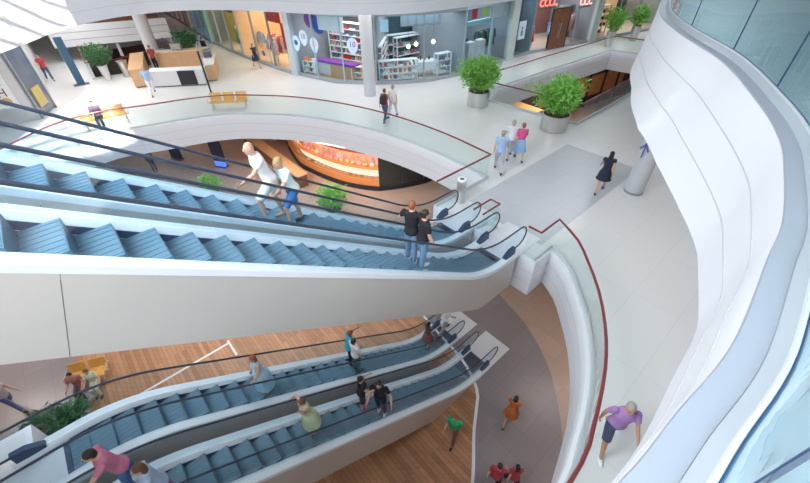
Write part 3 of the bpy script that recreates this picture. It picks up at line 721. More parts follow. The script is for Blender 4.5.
person('person in pale green top seated at the end of the yellow bench', -12.42, 8.2, 0.014, -70, 1.68, 'sit', (0.58, 0.66, 0.48), .6, 'trousers', (0.55, 0.58, 0.48), hair='brown', woman=True, group='people seated on benches')

bd = rad(70); t = thing('rucksack', 'black rucksack on the back of the person in dark red waistcoat', 'bag', (-0.95-.20*math.cos(bd), 19.9-.20*math.sin(bd), L2+1.0), bd-PI/2)
mb = MB(); mb.loft([[(w*x, d*y, z) for x, y in ((-1,-1),(-.6,-1.25),(.6,-1.25),(1,-1),(1,1),(-1,1))] for z, w, d in ((0,.13,.06),(.06,.16,.075),(.34,.15,.07),(.43,.11,.05),(.46,.05,.03))]); mb.build('pack', mat('black_nylon', (.02,.02,.025), .6), t, smooth=50)
MB().ell((0,-.10,.14), (.11,.05,.10), 12, 8).build('front_pocket', mat('black_nylon', (.02,.02,.025), .6), t, smooth=50)
for x in (-.10,.10): MB().tube([(x,.05,.40),(x,.12,.50),(x,.16,.44)], .018, 6).build('strap', mat('black_nylon', (.02,.02,.025), .6), t)
# ------------------------------------------------------------------ shops along the mezzanine
F = {192:(-22.43,45.92),213:(-17.62,39.18),245:(-12.92,33.76),290:(-8.16,29.05),297:(-7.6,28.7),336:(-4.51,26.67),365:(-2.52,26.3),377:(-1.7,26.21),400:(-.16,26.24),430:(1.87,26.67),462:(4.21,28.02),485:(6.14,29.77),508:(8.31,31.86),528:(10.28,33.42),550:(12.49,34.76),590:(16.8,37.19),640:(23.1,40.93),660:(27,43.2)}
def along(pts, s, d=0.0):            # point s metres along a facade, d metres inside, with its heading
    acc = 0
    for i in range(len(pts)-1):
        a, b = Vector(pts[i]), Vector(pts[i+1]); l = (b-a).length
        if s <= acc+l or i == len(pts)-2:
            u = (b-a).normalized(); n = Vector((-u.y, u.x)); p = a + u*(s-acc) + n*d
            return p, math.atan2(u.y, u.x)
        acc += l
def shop(label, pts, depth, floor_m, wall_m, frame_m, every, lcol, lpow, pane=True, base=L2, hgt=4.7, back_label=None):
    pts = [Vector(p) for p in pts]; P = [tuple(p) for p in pts]
    t = thing('shopfront', label, 'shopfront', (P[0][0], P[0][1], base), 0, 'shopfronts along the curved corridor')
    inner = offset(P, depth)
    struct('floor_shop', MB().prism(offset(P, 0.1) + inner[::-1], base+0.0, base+0.02), floor_m)
    struct('wall_back', MB().sweep(P, [(depth, base), (depth, base+hgt), (depth+0.1, base+hgt), (depth+0.1, base)], closed_prof=True), wall_m)
    for i in (0, -1):
        a, b = offset(P, 0.05)[i], inner[i]
        struct('wall_side', MB().sweep([a, b], [(-0.04, base), (-0.04, base+hgt), (0.04, base+hgt), (0.04, base)], closed_prof=True), mat('warm_side_wall', (.80,.54,.32), .6) if label.startswith('orange') else mat('slate_side_wall', (.30,.33,.37), .5))
    MB().sweep(P, [(-0.06, base), (-0.06, base+0.22), (0.1, base+0.22), (0.1, base)], closed_prof=True).build('plinth', PLINTH, t, True)
    MB().sweep(P, [(-0.03, base+3.95), (-0.03, base+hgt), (0.08, base+hgt), (0.08, base+3.95)], closed_prof=True).build('header', frame_m, t, True)
    segs = cut_path(P, every)
    for k, s in enumerate(segs):
        if pane: MB().sweep(shrink(s, 0.03), [(0.02, base+0.22), (0.02, base+3.95), (0.032, base+3.95), (0.032, base+0.22)], closed_prof=True).build('glass_pane', GLASS_S, t, True)
        a = Vector(s[0]); d = Vector(s[1])-a
        MB().obox(a, d, 0.07, 0.14, base+0.2, base+3.95).build('mullion', frame_m, t, True)
    a = Vector(segs[-1][-1]); d = a-Vector(segs[-1][-2]); MB().obox(a, d, 0.07, 0.14, base+0.2, base+3.95).build('mullion', frame_m, t, True)
    L = path_len(P); m, ang = along(P, L/2, depth*0.45)
    area('shop_luminaire', (m.x, m.y, base+3.85), L*0.7, depth*0.6, lpow, lcol, (0, 0, ang))
    return t
def pillar(label, p, w, m, base=L2, h=4.7, ang=0.0):
    t = MB(); u = (math.cos(ang), math.sin(ang)); t.obox(p, u, w, 0.35, base, base+h)
    t.obox(p, u, w+0.06, 0.41, base, base+0.18)
    return tag(t.build('pilaster', m), label, 'pilaster')
ORANGE_W = mat('orange_shop_wall', (0.74, 0.44, 0.22), 0.6); PEACH = mat('peach_shop_wall', (0.80, 0.52, 0.34), 0.6)
BLUEG = mat('blue_grey_shop_wall', (0.15, 0.22, 0.28), 0.6); DKTEAL = mat('dark_teal_shop_wall', (0.07, 0.14, 0.17), 0.5)
PALEW = mat('pale_shop_wall', (0.62, 0.62, 0.64), 0.6); REDBR = mat('red_brown_shop_wall', (0.30, 0.14, 0.12), 0.6)
BEIGE = mat('beige_shop_floor', (0.66, 0.56, 0.47), 0.35); GREYF = mat('grey_shop_floor', (0.44, 0.44, 0.46), 0.35)
PURPLE = mat('purple_gloss', (0.26, 0.04, 0.36), 0.35); RED = mat('red_gloss', (0.70, 0.03, 0.04), 0.45); ROYAL = mat('royal_blue', (0.03, 0.10, 0.50), 0.4)
NAVYS = mat('navy_sign', (0.03, 0.06, 0.20), 0.5); PAPER = mat('white_paper', (0.85, 0.87, 0.90), 0.6); PALEBLUE = mat('pale_blue_card', (0.62, 0.80, 0.95), 0.5)
PINK = mat('pink_print', (0.85, 0.36, 0.36), 0.5); VIOLET = mat('violet_print', (0.32, 0.06, 0.50), 0.5); SALMON = mat('salmon_stone', (0.70, 0.45, 0.36), 0.6)
TURQ = mat('turquoise_frame', (0.30, 0.55, 0.58), 0.4); GREEN = mat('bright_green_cloth', (0.14, 0.50, 0.06), 0.8); MAROON = mat('maroon_cloth', (0.22, 0.03, 0.05), 0.8)
LAMPW = mat('warm_lamp', (1, 0.8, 0.5), 0.5, emit=(1.0, 0.72, 0.36), estr=6.0); REDNEON = mat('red_lit_letters', (0.8, 0.1, 0.08), 0.4, emit=(1.0, 0.20, 0.16), estr=1.6)
PINKLIT = mat('pink_lit_letters', (0.9, 0.4, 0.35), 0.4, emit=(1.0, 0.42, 0.36), estr=1.3)
S0 = [(-31.5,58),(-26.5,51.5),F[192]]; S1 = [F[192],F[213]]; S2 = [F[213],F[245]]; S3 = [F[245],F[290],F[297]]
S4 = [F[297],F[336],F[365],F[377]]; S5 = [F[377],F[400],F[430],F[462]]; S6 = [F[462],F[485],F[508]]; S7 = [F[508],F[528]]
S8 = [F[528],F[550],F[590]]; S9 = [F[590],F[640],F[660]]
shop('distant shopfront with purple and red glow beyond the salmon pilaster', S0, 5, BEIGE, REDBR, GREY_FRAME, 2.6, (1, .6, .5), 170)
shop('blue grey shopfront between salmon pilaster and turquoise frame', S1, 5, GREYF, BLUEG, BLUE_FRAME, 2.6, (.8, .9, 1), 120)
shop('orange lit clothes shopfront with navy hanging sign', S2, 5, BEIGE, ORANGE_W, BLUE_FRAME, 2.4, (1, .78, .5), 260)
shop('orange lit shopfront with red hanging banner and red clothes', S3, 5, BEIGE, PEACH, GREY_FRAME, 2.3, (1, .74, .46), 300)
shop('shopfront with balloon shaped stickers and purple counter', S4, 6, TANWOOD, mat('taupe_shop_wall', (.30,.28,.28), .6), BLUE_FRAME, 2.0, (1, .93, .88), 230)
shop('curved shopfront with white shelves and warm lamps beside the round column', S5, 6, BEIGE, DKTEAL, GREY_FRAME, 2.6, (.95, .97, 1), 130)
shop('blue grey clothes shopfront behind the left potted bamboo', S6, 5, BEIGE, BLUEG, BLUE_FRAME, 2.9, (.85, .95, 1), 110)
shop('dark teal shopfront panel with one white poster', S7, 1.2, GREYF, DKTEAL, BLUE_FRAME, 2.6, (.7, .85, 1), 10)
shop('red brown shopfront with red lit letters and dark door', S8, 5, BEIGE, REDBR, GREY_FRAME, 2.5, (1, .82, .76), 230)
shop('beige shopfront at the far right end by the balcony', S9, 5, BEIGE, PEACH, GREY_FRAME, 3.0, (1, .85, .66), 260)
pillar('salmon stone pilaster left of the blue grey shopfront', F[192], 1.1, SALMON, ang=-0.95)
pillar('turquoise pilaster between blue grey and orange shopfronts', F[213], 0.7, TURQ, ang=-0.9)
pillar('pale blue grey pilaster left of the balloon stickers', F[297], 0.55, mat('pale_blue_stone', (0.48, 0.58, 0.64), 0.5), ang=-0.6)
pillar('pale green grey pilaster between clothes shop and dark teal panel', F[508], 0.8, mat('pale_green_stone', (0.55, 0.64, 0.62), 0.5), ang=0.7)
pillar('pale pilaster between red brown and beige shopfronts', F[590], 0.8, mat('pale_green_stone', (0.55, 0.64, 0.62), 0.5), ang=0.5)
def place(name, label, cat, pts, s, d, z=0.0, rz=0.0, group=None, base=L2):
    p, a = along(pts, s, d); return thing(name, label, cat, (p.x, p.y, base+0.02+z), a+rz, group)
def board(name, label, cat, pts, s, d, z0, z1, w, m, group=None, th=0.05, rods=True):
    t = place(name, label, cat, pts, s, d, z0, 0, group)
    MB().box(-w/2, w/2, -th/2, th/2, 0, z1-z0).build('panel', m, t)
    if rods:
        mb = MB(); mb.tube([(-w*.35, 0, z1-z0), (-w*.35, 0, 4.6-z0)], .012, 6); mb.build('hanging_rod', STEEL, t)
        mb = MB(); mb.tube([(w*.35, 0, z1-z0), (w*.35, 0, 4.6-z0)], .012, 6); mb.build('hanging_rod', STEEL, t)
    return t
def poster(label, pts, s, d, z0, z1, w, m, mark=None):
    t = place('poster', label, 'poster', pts, s, d, z0)
    MB().box(-w/2, w/2, -.012, .012, 0, z1-z0).build('sheet', m, t)
    if mark: 
        mb = MB(); h = z1-z0; mb.ell((0, -.016, h*.62), (w*.13, .006, w*.13), 10, 6); mb.box(-w*.14, w*.14, -.02, -.012, h*.2, h*.5); mb.build('printed_figure', mark, t)
    return t
GM = {}
def garment_mesh(col, long=False):
    key = (col, long)
    if key in GM: return GM[key]
    mb = MB(); H = 1.15 if long else 0.78
    mb.loft([[(x*w, y*dd, z) for x, y in ((-1,-1),(0,-1.2),(1,-1),(1,1),(0,1.2),(-1,1))] for z, w, dd in ((-H,.27,.045),(-H*.55,.22,.05),(-.16,.21,.055),(-.06,.22,.05),(0,.07,.04))])
    for sx in (-1, 1): mb.tube([(sx*.19,0,-.08),(sx*.27,0,-.35),(sx*.29,.01,-.58)], [.06,.055,.045], 8)
    me_o = mb.build('garment', cloth(col)); GM[key] = me_o.data; bpy.data.objects.remove(me_o); return GM[key]
def rack(label, pts, s, d, length, cols, what, rz=0.0, long=False, n=9, h=1.55):
    t = place('clothes_rack', label, 'clothes rack', pts, s, d, 0, rz, 'clothes racks in the shop windows')
    for x in (-length/2, length/2):
        MB().tube([(x,0,0),(x,0,h)], .02, 8).build('upright', STEEL, t); MB().box(x-.02,x+.02,-.28,.28,0,.03).build('foot', STEEL, t)
    MB().tube([(-length/2,0,h),(length/2,0,h)], .018, 8).build('rail', STEEL, t)
    for k in range(n):
        x = -length/2+length*(k+.5)/n; w = to_world(t, x, 0, h-0.05)
        o = link('garment', garment_mesh(cols[k % len(cols)], long)); o.location = w; o.rotation_euler = (0, 0, t.rotation_euler.z+PI/2+R.uniform(-.2,.2))
        tag(o, what, 'garment', what)
    return t
def mannequin(label, pts, s, d, topc, botc, skirt=True, rz=PI):
    t = place('mannequin', label, 'mannequin', pts, s, d, 0.2, rz)
    MB().lathe([(.20,-.2),(.20,-.17),(.02,-.16),(.02,.1)], 16).build('stand', STEEL, t)
    mb = MB()
    for sx in (-1, 1): mb.tube([(sx*.08,0,.9),(sx*.09,.01,.48),(sx*.09,-.01,.06)], [.08,.055,.035], 10); mb.tube([(sx*.18,0,1.40),(sx*.23,-.02,1.12),(sx*.24,.06,.88)], [.05,.04,.03], 8)
    mb.ell((0,.01,1.62), (.075,.09,.115), 12, 8); mb.tube([(0,0,1.44),(0,0,1.56)], .048, 10); mb.build('figure', PAPER, t, smooth=60)
    mb = MB(); mb.loft([mb.ellring((0,0,z), a, b) for z, a, b in ((.86,.18,.13),(1.05,.145,.105),(1.3,.18,.125),(1.42,.15,.09),(1.47,.06,.06))]); mb.build('top', topc, t, smooth=60)
    mb = MB(); mb.loft([mb.ellring((0,0,z), a, b) for z, a, b in (((.5,.26,.2),(.9,.18,.13),(1.04,.15,.11)) if skirt else ((.78,.19,.14),(.9,.18,.13),(1.04,.15,.11)))]); mb.build('skirt', botc, t, smooth=60)
    return t
GOODS = {}
def goods(kind, m):
    if (kind, m.name) in GOODS: return GOODS[(kind, m.name)]
    mb = MB()
    if kind == 'box': mb.box(-.09,.09,-.12,.12,0,.2); mb.box(-.095,.095,-.125,.125,.15,.205)
    elif kind == 'bottle': mb.lathe([(.05,0),(.055,.02),(.055,.16),(.022,.21),(.02,.27),(.026,.28)], 12)
    elif kind == 'book': mb.box(-.03,.03,-.1,.1,0,.26); mb.box(-.025,.025,-.098,.104,.005,.255)
    elif kind == 'loaf': mb.ell((0,0,.07), (.16,.10,.075), 10, 6); mb.ell((.03,0,.10), (.11,.07,.06), 8, 6)
    o = mb.build('goods', m); GOODS[(kind, m.name)] = o.data; bpy.data.objects.remove(o); return GOODS[(kind, m.name)]
def put(name, me, p, rz, label, cat, group):
    o = link(name, me); o.location = p; o.rotation_euler = (0, 0, rz); return tag(o, label, cat, group)
def shelf_unit(label, pts, s, d, w, h, levels, rz=0.0, frame=PAPER, fill=None, glabel=None, dep=0.45, z=0.0):
    t = place('shelf_unit', label, 'shelf', pts, s, d, z, rz)
    for x in (-w/2, w/2):
        mb = MB()
        for y in (-dep/2, dep/2): mb.box(x-.03,x+.03,y-.03,y+.03,0,h)
        mb.box(x-.02,x+.02,-dep/2,dep/2,h-.06,h); mb.build('side_frame', frame, t)
    for k in range(levels):
        zz = 0.15+(h-0.2)*k/(levels-1) if levels > 1 else .5
        MB().box(-w/2,w/2,-dep/2,dep/2,zz,zz+.045).build('shelf', frame, t)
        if fill and k < levels-(0 if h < 1.3 else 1):
            n = int(w/0.30)
            for j in range(n):
                if R.random() < .12: continue
                kd, mm = fill[R.randrange(len(fill))]; q = to_world(t, -w/2+w*(j+.5)/n+R.uniform(-.03,.03), -dep*.15, zz+.046)
                put(kd, goods(kd, mm), q, t.rotation_euler.z+R.uniform(-.3,.3), glabel + ', ' + kd, kd, glabel)
    return t
# blue grey shop
rack('rack of grey blue clothes just inside the blue grey shopfront', S1, 4.6, 1.4, 3.2, [(.20,.26,.36),(.32,.34,.40),(.12,.14,.2)], 'grey blue garment on the rack of the far blue grey shop', n=9)
# orange shop with navy sign
board('hanging_sign', 'navy blue hanging sign in the orange lit clothes shop', 'sign', S2, 5.0, .4, 2.95, 4.1, 1.5, NAVYS)
mannequin('mannequin in bright green top in the orange shop window', S2, 4.85, .7, GREEN, GREEN)
mannequin('mannequin in maroon dress beside the green one', S2, 5.65, .6, MAROON, MAROON)
rack('rack of blue grey clothes at the right end of the navy sign shop', S2, 6.5, 1.6, 2.4, [(.25,.32,.45),(.45,.5,.55),(.14,.17,.26)], 'blue grey garment on the rack right of the maroon mannequin', n=7, h=1.7)
board('wall_panel', 'yellow lit wall panel behind the turquoise pilaster', 'panel', S2, 1.6, 1.6, 0, 3.8, 2.6, mat('yellow_panel', (.85,.55,.14), .6), rods=False)
shelf_unit('tall shelf of folded clothes in the orange lit navy sign shop', S2, 3.6, 3.6, 2.6, 2.3, 5, fill=[('box', mat('cloth_stack_red', (.5,.12,.1), .8)), ('box', mat('cloth_stack_white', (.75,.72,.68), .8)), ('box', mat('cloth_stack_dark', (.08,.09,.13), .8))], glabel='folded clothes in the navy sign shop')
# orange shop with the red banner
board('hanging_banner', 'red hanging banner in the orange lit shop window', 'banner', S3, 5.0, .5, 3.0, 4.05, 1.75, RED)
board('hanging_banner', 'tall narrow red banner below the wide red one', 'banner', S3, 5.15, 1.0, 1.2, 2.9, .55, RED)
rack('rack of red and pale clothes in the red banner shop', S3, 3.7, 1.2, 2.2, [(.62,.10,.10),(.75,.60,.52),(.55,.14,.12)], 'red or pale garment on the rack left of the narrow red banner', n=8, h=2.0, long=True)
mannequin('mannequin in grey outfit in the red banner shop window', S3, 3.0, .7, mat('grey_outfit', (.45,.45,.48), .8), mat('grey_outfit', (.45,.45,.48), .8), False)
mannequin('mannequin in pale pink outfit right of the grey mannequin', S3, 4.1, .7, mat('pale_pink_outfit', (.75,.5,.48), .8), mat('pale_pink_outfit', (.75,.5,.48), .8), True)
shelf_unit('orange lit shelves at the right end of the red banner shop', S3, 6.75, 1.8, 1.3, 3.4, 6, frame=mat('orange_shelf', (.85,.38,.08), .5), fill=[('box', mat('cloth_stack_orange', (.7,.28,.08), .8)), ('box', mat('cloth_stack_maroon', (.3,.07,.05), .8))], glabel='stock on the orange lit shelves')
t = place('door_sticker', 'round blue sticker low on the red banner shop glass', 'sticker', S3, 3.4, -.01, .62); MB().ell((0,0,.2), (.2,.012,.2), 18, 8).build('disc', ROYAL, t)
# balloon sticker shop
def balloon(label, pts, s, z, m, text):
    t = place('balloon_sticker', label, 'sticker', pts, s, -.02, z, 0, 'balloon shaped stickers on the shop glass')
    out = []
    for k in range(24):
        a = 2*PI*k/24; r = .40*(1+(.30*max(0, -math.sin(a))**3)); out.append((r*math.cos(a)*(.92 if math.sin(a) > 0 else .92-.25*max(0,-math.sin(a))**2), r*math.sin(a)*1.05))
    mb = MB(); mb.loft([[(x, yy, z_) for x, z_ in out] for yy in (-.008, .008)]); mb.build('balloon', PALEBLUE, t)
    if text: text_mesh('lettering', text, .44, m, t, (0, -.02, .03), (PI/2, 0, 0), .004)
    else: MB().ell((0,-.012,0), (.17,.008,.17), 12, 6).build('spot', m, t)
balloon('pale balloon sticker with a blue spot, lowest by the pilaster', S4, .55, 2.15, ROYAL, None)
balloon('pale balloon sticker with violet figures left of the pink one', S4, 1.30, 2.55, VIOLET, '10')
balloon('pale balloon sticker with pink figures below the blue balloon', S4, 2.2, 2.2, PINK, '10')
balloon('pale balloon sticker with violet figures beside the round column', S4, 3.7+1.40, 2.35, VIOLET, '10')
for lab, s, z, m in (('dark purple balloon hanging in the sticker shop window', 1.55, 3.55, PURPLE), ('royal blue balloon right of the dark purple balloon', 2.25, 3.25, ROYAL)):
    t = place('balloon', lab, 'balloon', S4, s, .6, z); MB().ell((0,0,0), (.42,.38,.55), 18, 12).build('bulb', m, t, smooth=60); MB().tube([(0,0,.52),(0,0,1.1)], .008, 6).build('string', PAPER, t)
board('hanging_sign', 'blank white hanging board in the balloon sticker shop', 'sign', S4, 3.55, .3, 3.05, 3.9, 2.1, PAPER)
t = place('counter', 'long purple topped counter in the balloon sticker shop', 'counter', S4, 2.75, 1.2)
MB().box(-1.8,1.8,-.3,.3,0,.85).build('body', TANWOOD, t); MB().box(-1.9,1.9,-.36,.36,.85,1.0).build('top', PURPLE, t); MB().box(-1.8,-.2,-.33,-.30,.1,.8).build('front_panel', PALEW, t)
shelf_unit('striped wall shelves behind the purple counter', S4, 2.3, 3.4, 3.4, 3.0, 8, fill=[('box', RED), ('box', BLUEG), ('bottle', PINK), ('book', CREAM)], glabel='stock behind the purple counter')
shelf_unit('low white display shelf left of the purple counter', S4, .9, .7, 1.1, .9, 3, fill=[('box', PAPER), ('bottle', BLACK), ('box', mat('orange_pack', (.8,.3,.05), .5))], glabel='goods by the sticker shop window')
shelf_unit('low white display shelf beneath the balloon sticker by the column', S4, 5.3, .8, 1.2, .9, 3, fill=[('box', PAPER), ('bottle', BLUEG), ('box', mat('orange_pack', (.8,.3,.05), .5))], glabel='goods by the round column')
# white shelf shop
fl = [('bottle', mat('pale_green_bottle', (.45,.62,.5), .3)), ('box', PALEW), ('bottle', mat('amber_bottle', (.5,.28,.1), .3)), ('box', mat('muted_red_box', (.45,.2,.2), .6)), ('box', BLUEG)]
shelf_unit('low white shelf unit at the glass right of the round column', S5, 1.55, .7, 2.6, 1.35, 4, fill=fl, glabel='goods on the low white shelves by the column')
shelf_unit('white side shelf unit running back from the low white shelves', S5, .35, 2.6, 3.6, 2.1, 6, rz=PI/2-.1, fill=fl, glabel='goods on the white side shelves')
shelf_unit('tall white wall shelves at the back of the lamp lit shop', S5, 2.4, 4.6, 3.2, 2.1, 4, fill=fl, glabel='goods on the tall back shelves', rz=.25)
shelf_unit('white shelf unit behind the central white table', S5, 4.6, 4.3, 2.6, 2.0, 4, rz=.1, fill=fl, glabel='goods behind the white table')
shelf_unit('small white shelf unit at the glass near the left potted bamboo', S5, 5.15, .8, 1.1, 1.45, 4, fill=fl, glabel='goods on the small shelves near the bamboo')
t = place('display_table', 'white display table in the middle of the lamp lit shop', 'table', S5, 3.55, 1.6)
MB().box(-.95,.95,-.45,.45,.86,.93).build('top', PAPER, t); MB().box(-.9,.9,-.40,.40,.42,.86).build('apron', PAPER, t)
for x in (-.85,.85):
    for y in (-.38,.38): MB().box(x-.035,x+.035,y-.035,y+.035,0,.42).build('leg', PAPER, t)
for k in range(6):
    q = to_world(t, -.75+.3*k, R.uniform(-.2,.2), .931); put('bottle', goods('bottle', fl[2][1] if k % 2 else BLACK), q, 0, 'bottle on the white display table', 'bottle', 'bottles on the white display table')
for lab, s, d, z in (('warm globe lamp above the left end of the white table', 2.35, 1.0, 2.0), ('warm globe lamp beside the first one', 2.95, 1.3, 2.05), ('warm globe lamp at the right of the white table', 4.6, 1.2, 2.1)):
    t = place('pendant_lamp', lab, 'lamp', S5, s, d, z); MB().ell((0,0,0), .13, 12, 8).build('globe', LAMPW, t, smooth=60); MB().tube([(0,0,.12),(0,0,2.5)], .01, 6).build('cord', BLACK, t); MB().lathe([(.05,.10),(.05,.2),(.02,.22)], 10).build('socket', STEEL, t)
poster('pale notice high on the glass right of the round column', S5, .65, .05, 3.1, 3.75, .5, PALEBLUE)
t = place('ceiling_panel', 'grey framed panel high at the back of the lamp lit shop', 'panel', S5, 3.5, 2.4, 3.0); MB().box(-1.3,1.3,-.04,.04,0,1.2).build('panel', mat('steel_blue_panel', (.25,.33,.40), .5), t)
mb = MB(); mb.box(-1.36,1.36,-.06,.06,-.06,0); mb.box(-1.36,1.36,-.06,.06,1.2,1.26); mb.box(-1.36,-1.3,-.06,.06,0,1.2); mb.box(1.3,1.36,-.06,.06,0,1.2); mb.build('frame', STEEL, t)
# clothes shop behind the bamboo
rack('rack of dark teal clothes left in the blue grey clothes shop', S6, .9, 1.2, 1.5, [(.05,.14,.18),(.10,.24,.28),(.04,.06,.1)], 'dark teal garment on the left rack', n=7, h=2.0, long=True)
rack('rack of dark clothes right in the blue grey clothes shop', S6, 4.0, 1.3, 2.0, [(.04,.10,.10),(.14,.22,.10),(.05,.06,.08)], 'dark green garment on the right rack', n=9, h=2.2, long=True)
for lab, s in (('left white display block among the teal clothes', 1.55), ('right white display block among the teal clothes', 2.75)):
    t = place('display_block', lab, 'display', S6, s, .8); MB().box(-.35,.35,-.25,.25,0,1.7).build('block', PALEW, t); MB().box(-.3,.3,-.2,.2,1.7,1.75).build('tray', PAPER, t)
t = place('portal_frame', 'pale teal portal frame inside the blue grey clothes shop', 'frame', S6, 2.3, .9)
MB().box(-2.0,2.0,-.1,.1,2.75,3.0).build('beam', TURQ, t)
for x in (-1.95,1.95): MB().box(x-.06,x+.06,-.06,.06,0,2.75).build('post', TURQ, t)
board('hanging_sign', 'small red hanging sign in the blue grey clothes shop', 'sign', S6, 1.35, .4, 3.25, 4.1, .5, RED)
t = place('hanging_sign', 'round yellow green hanging sign right of the small red one', 'sign', S6, 2.5, .4, 3.65); MB().ell((0,0,0), (.42,.04,.42), 20, 10).build('disc', mat('yellow_green', (.55,.62,.2), .5), t); MB().tube([(0,0,.4),(0,0,.95)], .012, 6).build('hanging_rod', STEEL, t)
board('hanging_sign', 'wide pale hanging board at the right of the clothes shop', 'sign', S6, 4.2, .4, 3.05, 4.0, 2.2, PALEW)
poster('white poster with a dark figure on the dark teal panel', S7, 1.15, -.03, 1.25, 2.5, .85, PALEBLUE, BLUEG)
# red brown shop
def letters(label, body, pts, s, z, size, m):
    t = place('shop_sign', label, 'sign', pts, s, -.08, z); text_mesh('lettering', body, size, m, t, (0,0,0), (PI/2,0,0), .03)
    MB().box(-size*len(body)*.34, size*len(body)*.34, .03, .06, -.03-size*.5, -size*.42).build('rail', DKSTEEL, t)
letters('red lit lettering above the glass of the red brown shop', 'CCCC', S8, 1.25, 3.45, .72, REDNEON)
letters('pink lit lettering at the right end of the red brown shop', 'CCC', S8, 5.6, 3.2, .72, PINKLIT)
t = place('door', 'dark red brown double door of the red lettered shop', 'door', S8, 3.05, -.05)
for x in (-.5,.5):
    d = MB(); d.box(x-.46,x+.46,-.03,.03,.02,2.9); do = d.build('door_leaf', BROWN, t); MB().tube([(x*.18,-.07,.8),(x*.18,-.07,1.9)], .018, 8).build('handle', STEEL, do)
mb = MB(); mb.box(-1.05,-.97,-.06,.06,0,3.0); mb.box(.97,1.05,-.06,.06,0,3.0); mb.box(-1.05,1.05,-.06,.06,2.92,3.0); mb.build('door_frame', BLACK, t)
poster('small blue and white poster left of the dark double door', S8, 1.95, -.03, 1.2, 2.1, .55, mat('blue_poster', (.25,.42,.80), .5), PAPER)
mannequin('mannequin in red dress at the left of the red lettered shop', S8, .75, .6, RED, RED)
rack('rack of pink and grey clothes behind the red lettered shop glass', S8, 5.4, 1.4, 2.6, [(.55,.25,.25),(.35,.36,.42),(.6,.45,.45)], 'pink or grey garment in the red lettered shop', n=8, h=2.1, long=True)
shelf_unit('grey shelves with small goods right of the dark double door', S8, 6.3, 2.6, 2.2, 2.6, 5, frame=GREY_FRAME, fill=[('box', PINK), ('box', BLUEG), ('box', MAROON)], glabel='goods right of the dark double door')
# beige shop at the right end
shelf_unit('tan shelves with dark goods in the beige shop', S9, 2.2, 1.6, 3.0, 2.4, 5, frame=TANWOOD, fill=[('box', BLACK), ('box', MAROON), ('book', CREAM)], glabel='goods in the beige shop')
mannequin('mannequin in black and white in the beige shop window', S9, 1.2, .6, BLACK, PAPER)
board('wall_panel', 'dark framed panel in the beige shop behind the small palm', 'panel', S9, 4.6, 1.0, .2, 3.2, 1.4, BLACK, rods=False)
# distant shop
board('hanging_banner', 'purple banner in the distant shop window', 'banner', S0, 3.2, .4, 1.2, 3.9, 1.3, PURPLE)
board('hanging_banner', 'orange red banner right of the distant purple one', 'banner', S0, 9.5, .4, 1.6, 3.9, 2.2, mat('orange_red', (.8,.18,.06), .5))
mannequin('mannequin in black in the distant shop window', S0, 12.5, .6, BLACK, BLACK)
rack('rack of red clothes in the distant shop', S0, 6.5, 1.4, 3.0, [(.5,.1,.1),(.3,.1,.3)], 'red or purple garment in the distant shop', n=7)
# the shop wall that closes the far left corner
shop('distant brown shelved shopfront beyond the far opening', [(-52,44),(-42,51),(-31.5,58)], 5, GREYF, BROWN, GREY_FRAME, 3.4, (1,.9,.8), 160)
for s in (12, 16, 20): shelf_unit({12:'left',16:'middle',20:'right'}[s]+' brown shelf unit in the distant shelved shop', [(-52,44),(-42,51),(-31.5,58)], s, 1.2, 3.4, 2.6, 5, frame=TANWOOD)

# ------------------------------------------------------------------ left wall with banner and dark windows
WL = [(-25.5,16.7),(-20.45,21.1),(-20.95,22.9),(-33.6,38.2),(-44,49.5)]
mb = MB(); mb.sweep(WL, [(0.0,L2),(0.0,L3-1.35),(0.3,L3-1.35),(0.3,L2)], closed_prof=True); struct('wall_left', mb, PALEW)
t = thing('shop_window', 'dark shop window with yellowish display on the far left wall', 'window', (-20.40,21.15,L2), math.atan2(22.9-21.1, -20.95+20.45))
MB().box(0,1.72,-.05,-.01,.1,4.4).build('glass_pane', mat('dark_window', (.10,.13,.18), .2, noise=.4, nscale=1.2), t)
MB().box(-.08,0,-.1,.02,0,4.5).build('frame', GREY_FRAME, t); MB().box(1.72,1.8,-.1,.02,0,4.5).build('frame', GREY_FRAME, t)
MB().box(.3,1.2,-.12,-.05,.5,1.5).build('display', mat('ochre_display', (.42,.32,.12), .6), t)
t = thing('banner_sign', 'tall white banner with red top and dark capital letters by the left wall', 'sign', (-20.95,20.35,L2+.9), 0.717)
MB().box(-.42,.42,-.04,.04,.05,3.3).build('panel', PAPER, t); MB().box(-.46,.46,-.05,.05,0,.06).build('base', STEEL, t)
MB().ell((0,-.05,3.05), (.36,.02,.30), 16, 8).build('red_emblem', mat('coral_red', (.85,.20,.16), .5), t)
for k, ch in enumerate('BOCH'): text_mesh('lettering', ch, .58, mat('plum_print', (.20,.05,.12), .5) if k else mat('crimson_print', (.55,.05,.16), .5), t, (0,-.05,2.4-k*.55), (PI/2,0,0), .004)
MB().ell((0,-.05,.32), (.22,.015,.2), 14, 8).build('ochre_emblem', mat('ochre_print', (.65,.42,.10), .5), t)
t = thing('display_stand', 'pink fabric covered stand at the left edge below the white banner', 'display', (-23.0,18.1,L2), 0.717)
MB().box(-1.3,1.3,-.5,.5,0,1.5).build('cover', mat('pink_fabric', (.62,.25,.30), .85, noise=.2, nscale=6), t); MB().box(-1.35,1.35,-.55,.55,1.5,1.58).build('top', PALEW, t)
t = thing('totem_sign', 'tall narrow blue totem sign standing before the far opening', 'sign', (-22.1,27.2,L2), 0.75)
MB().box(-.22,.22,-.10,.10,0.06,2.95).build('panel', mat('steel_blue_totem', (.025,.08,.15), .4, noise=.25, nscale=1.2), t); MB().box(-.45,.45,-.2,.2,0,.06).build('base', DKSTEEL, t)

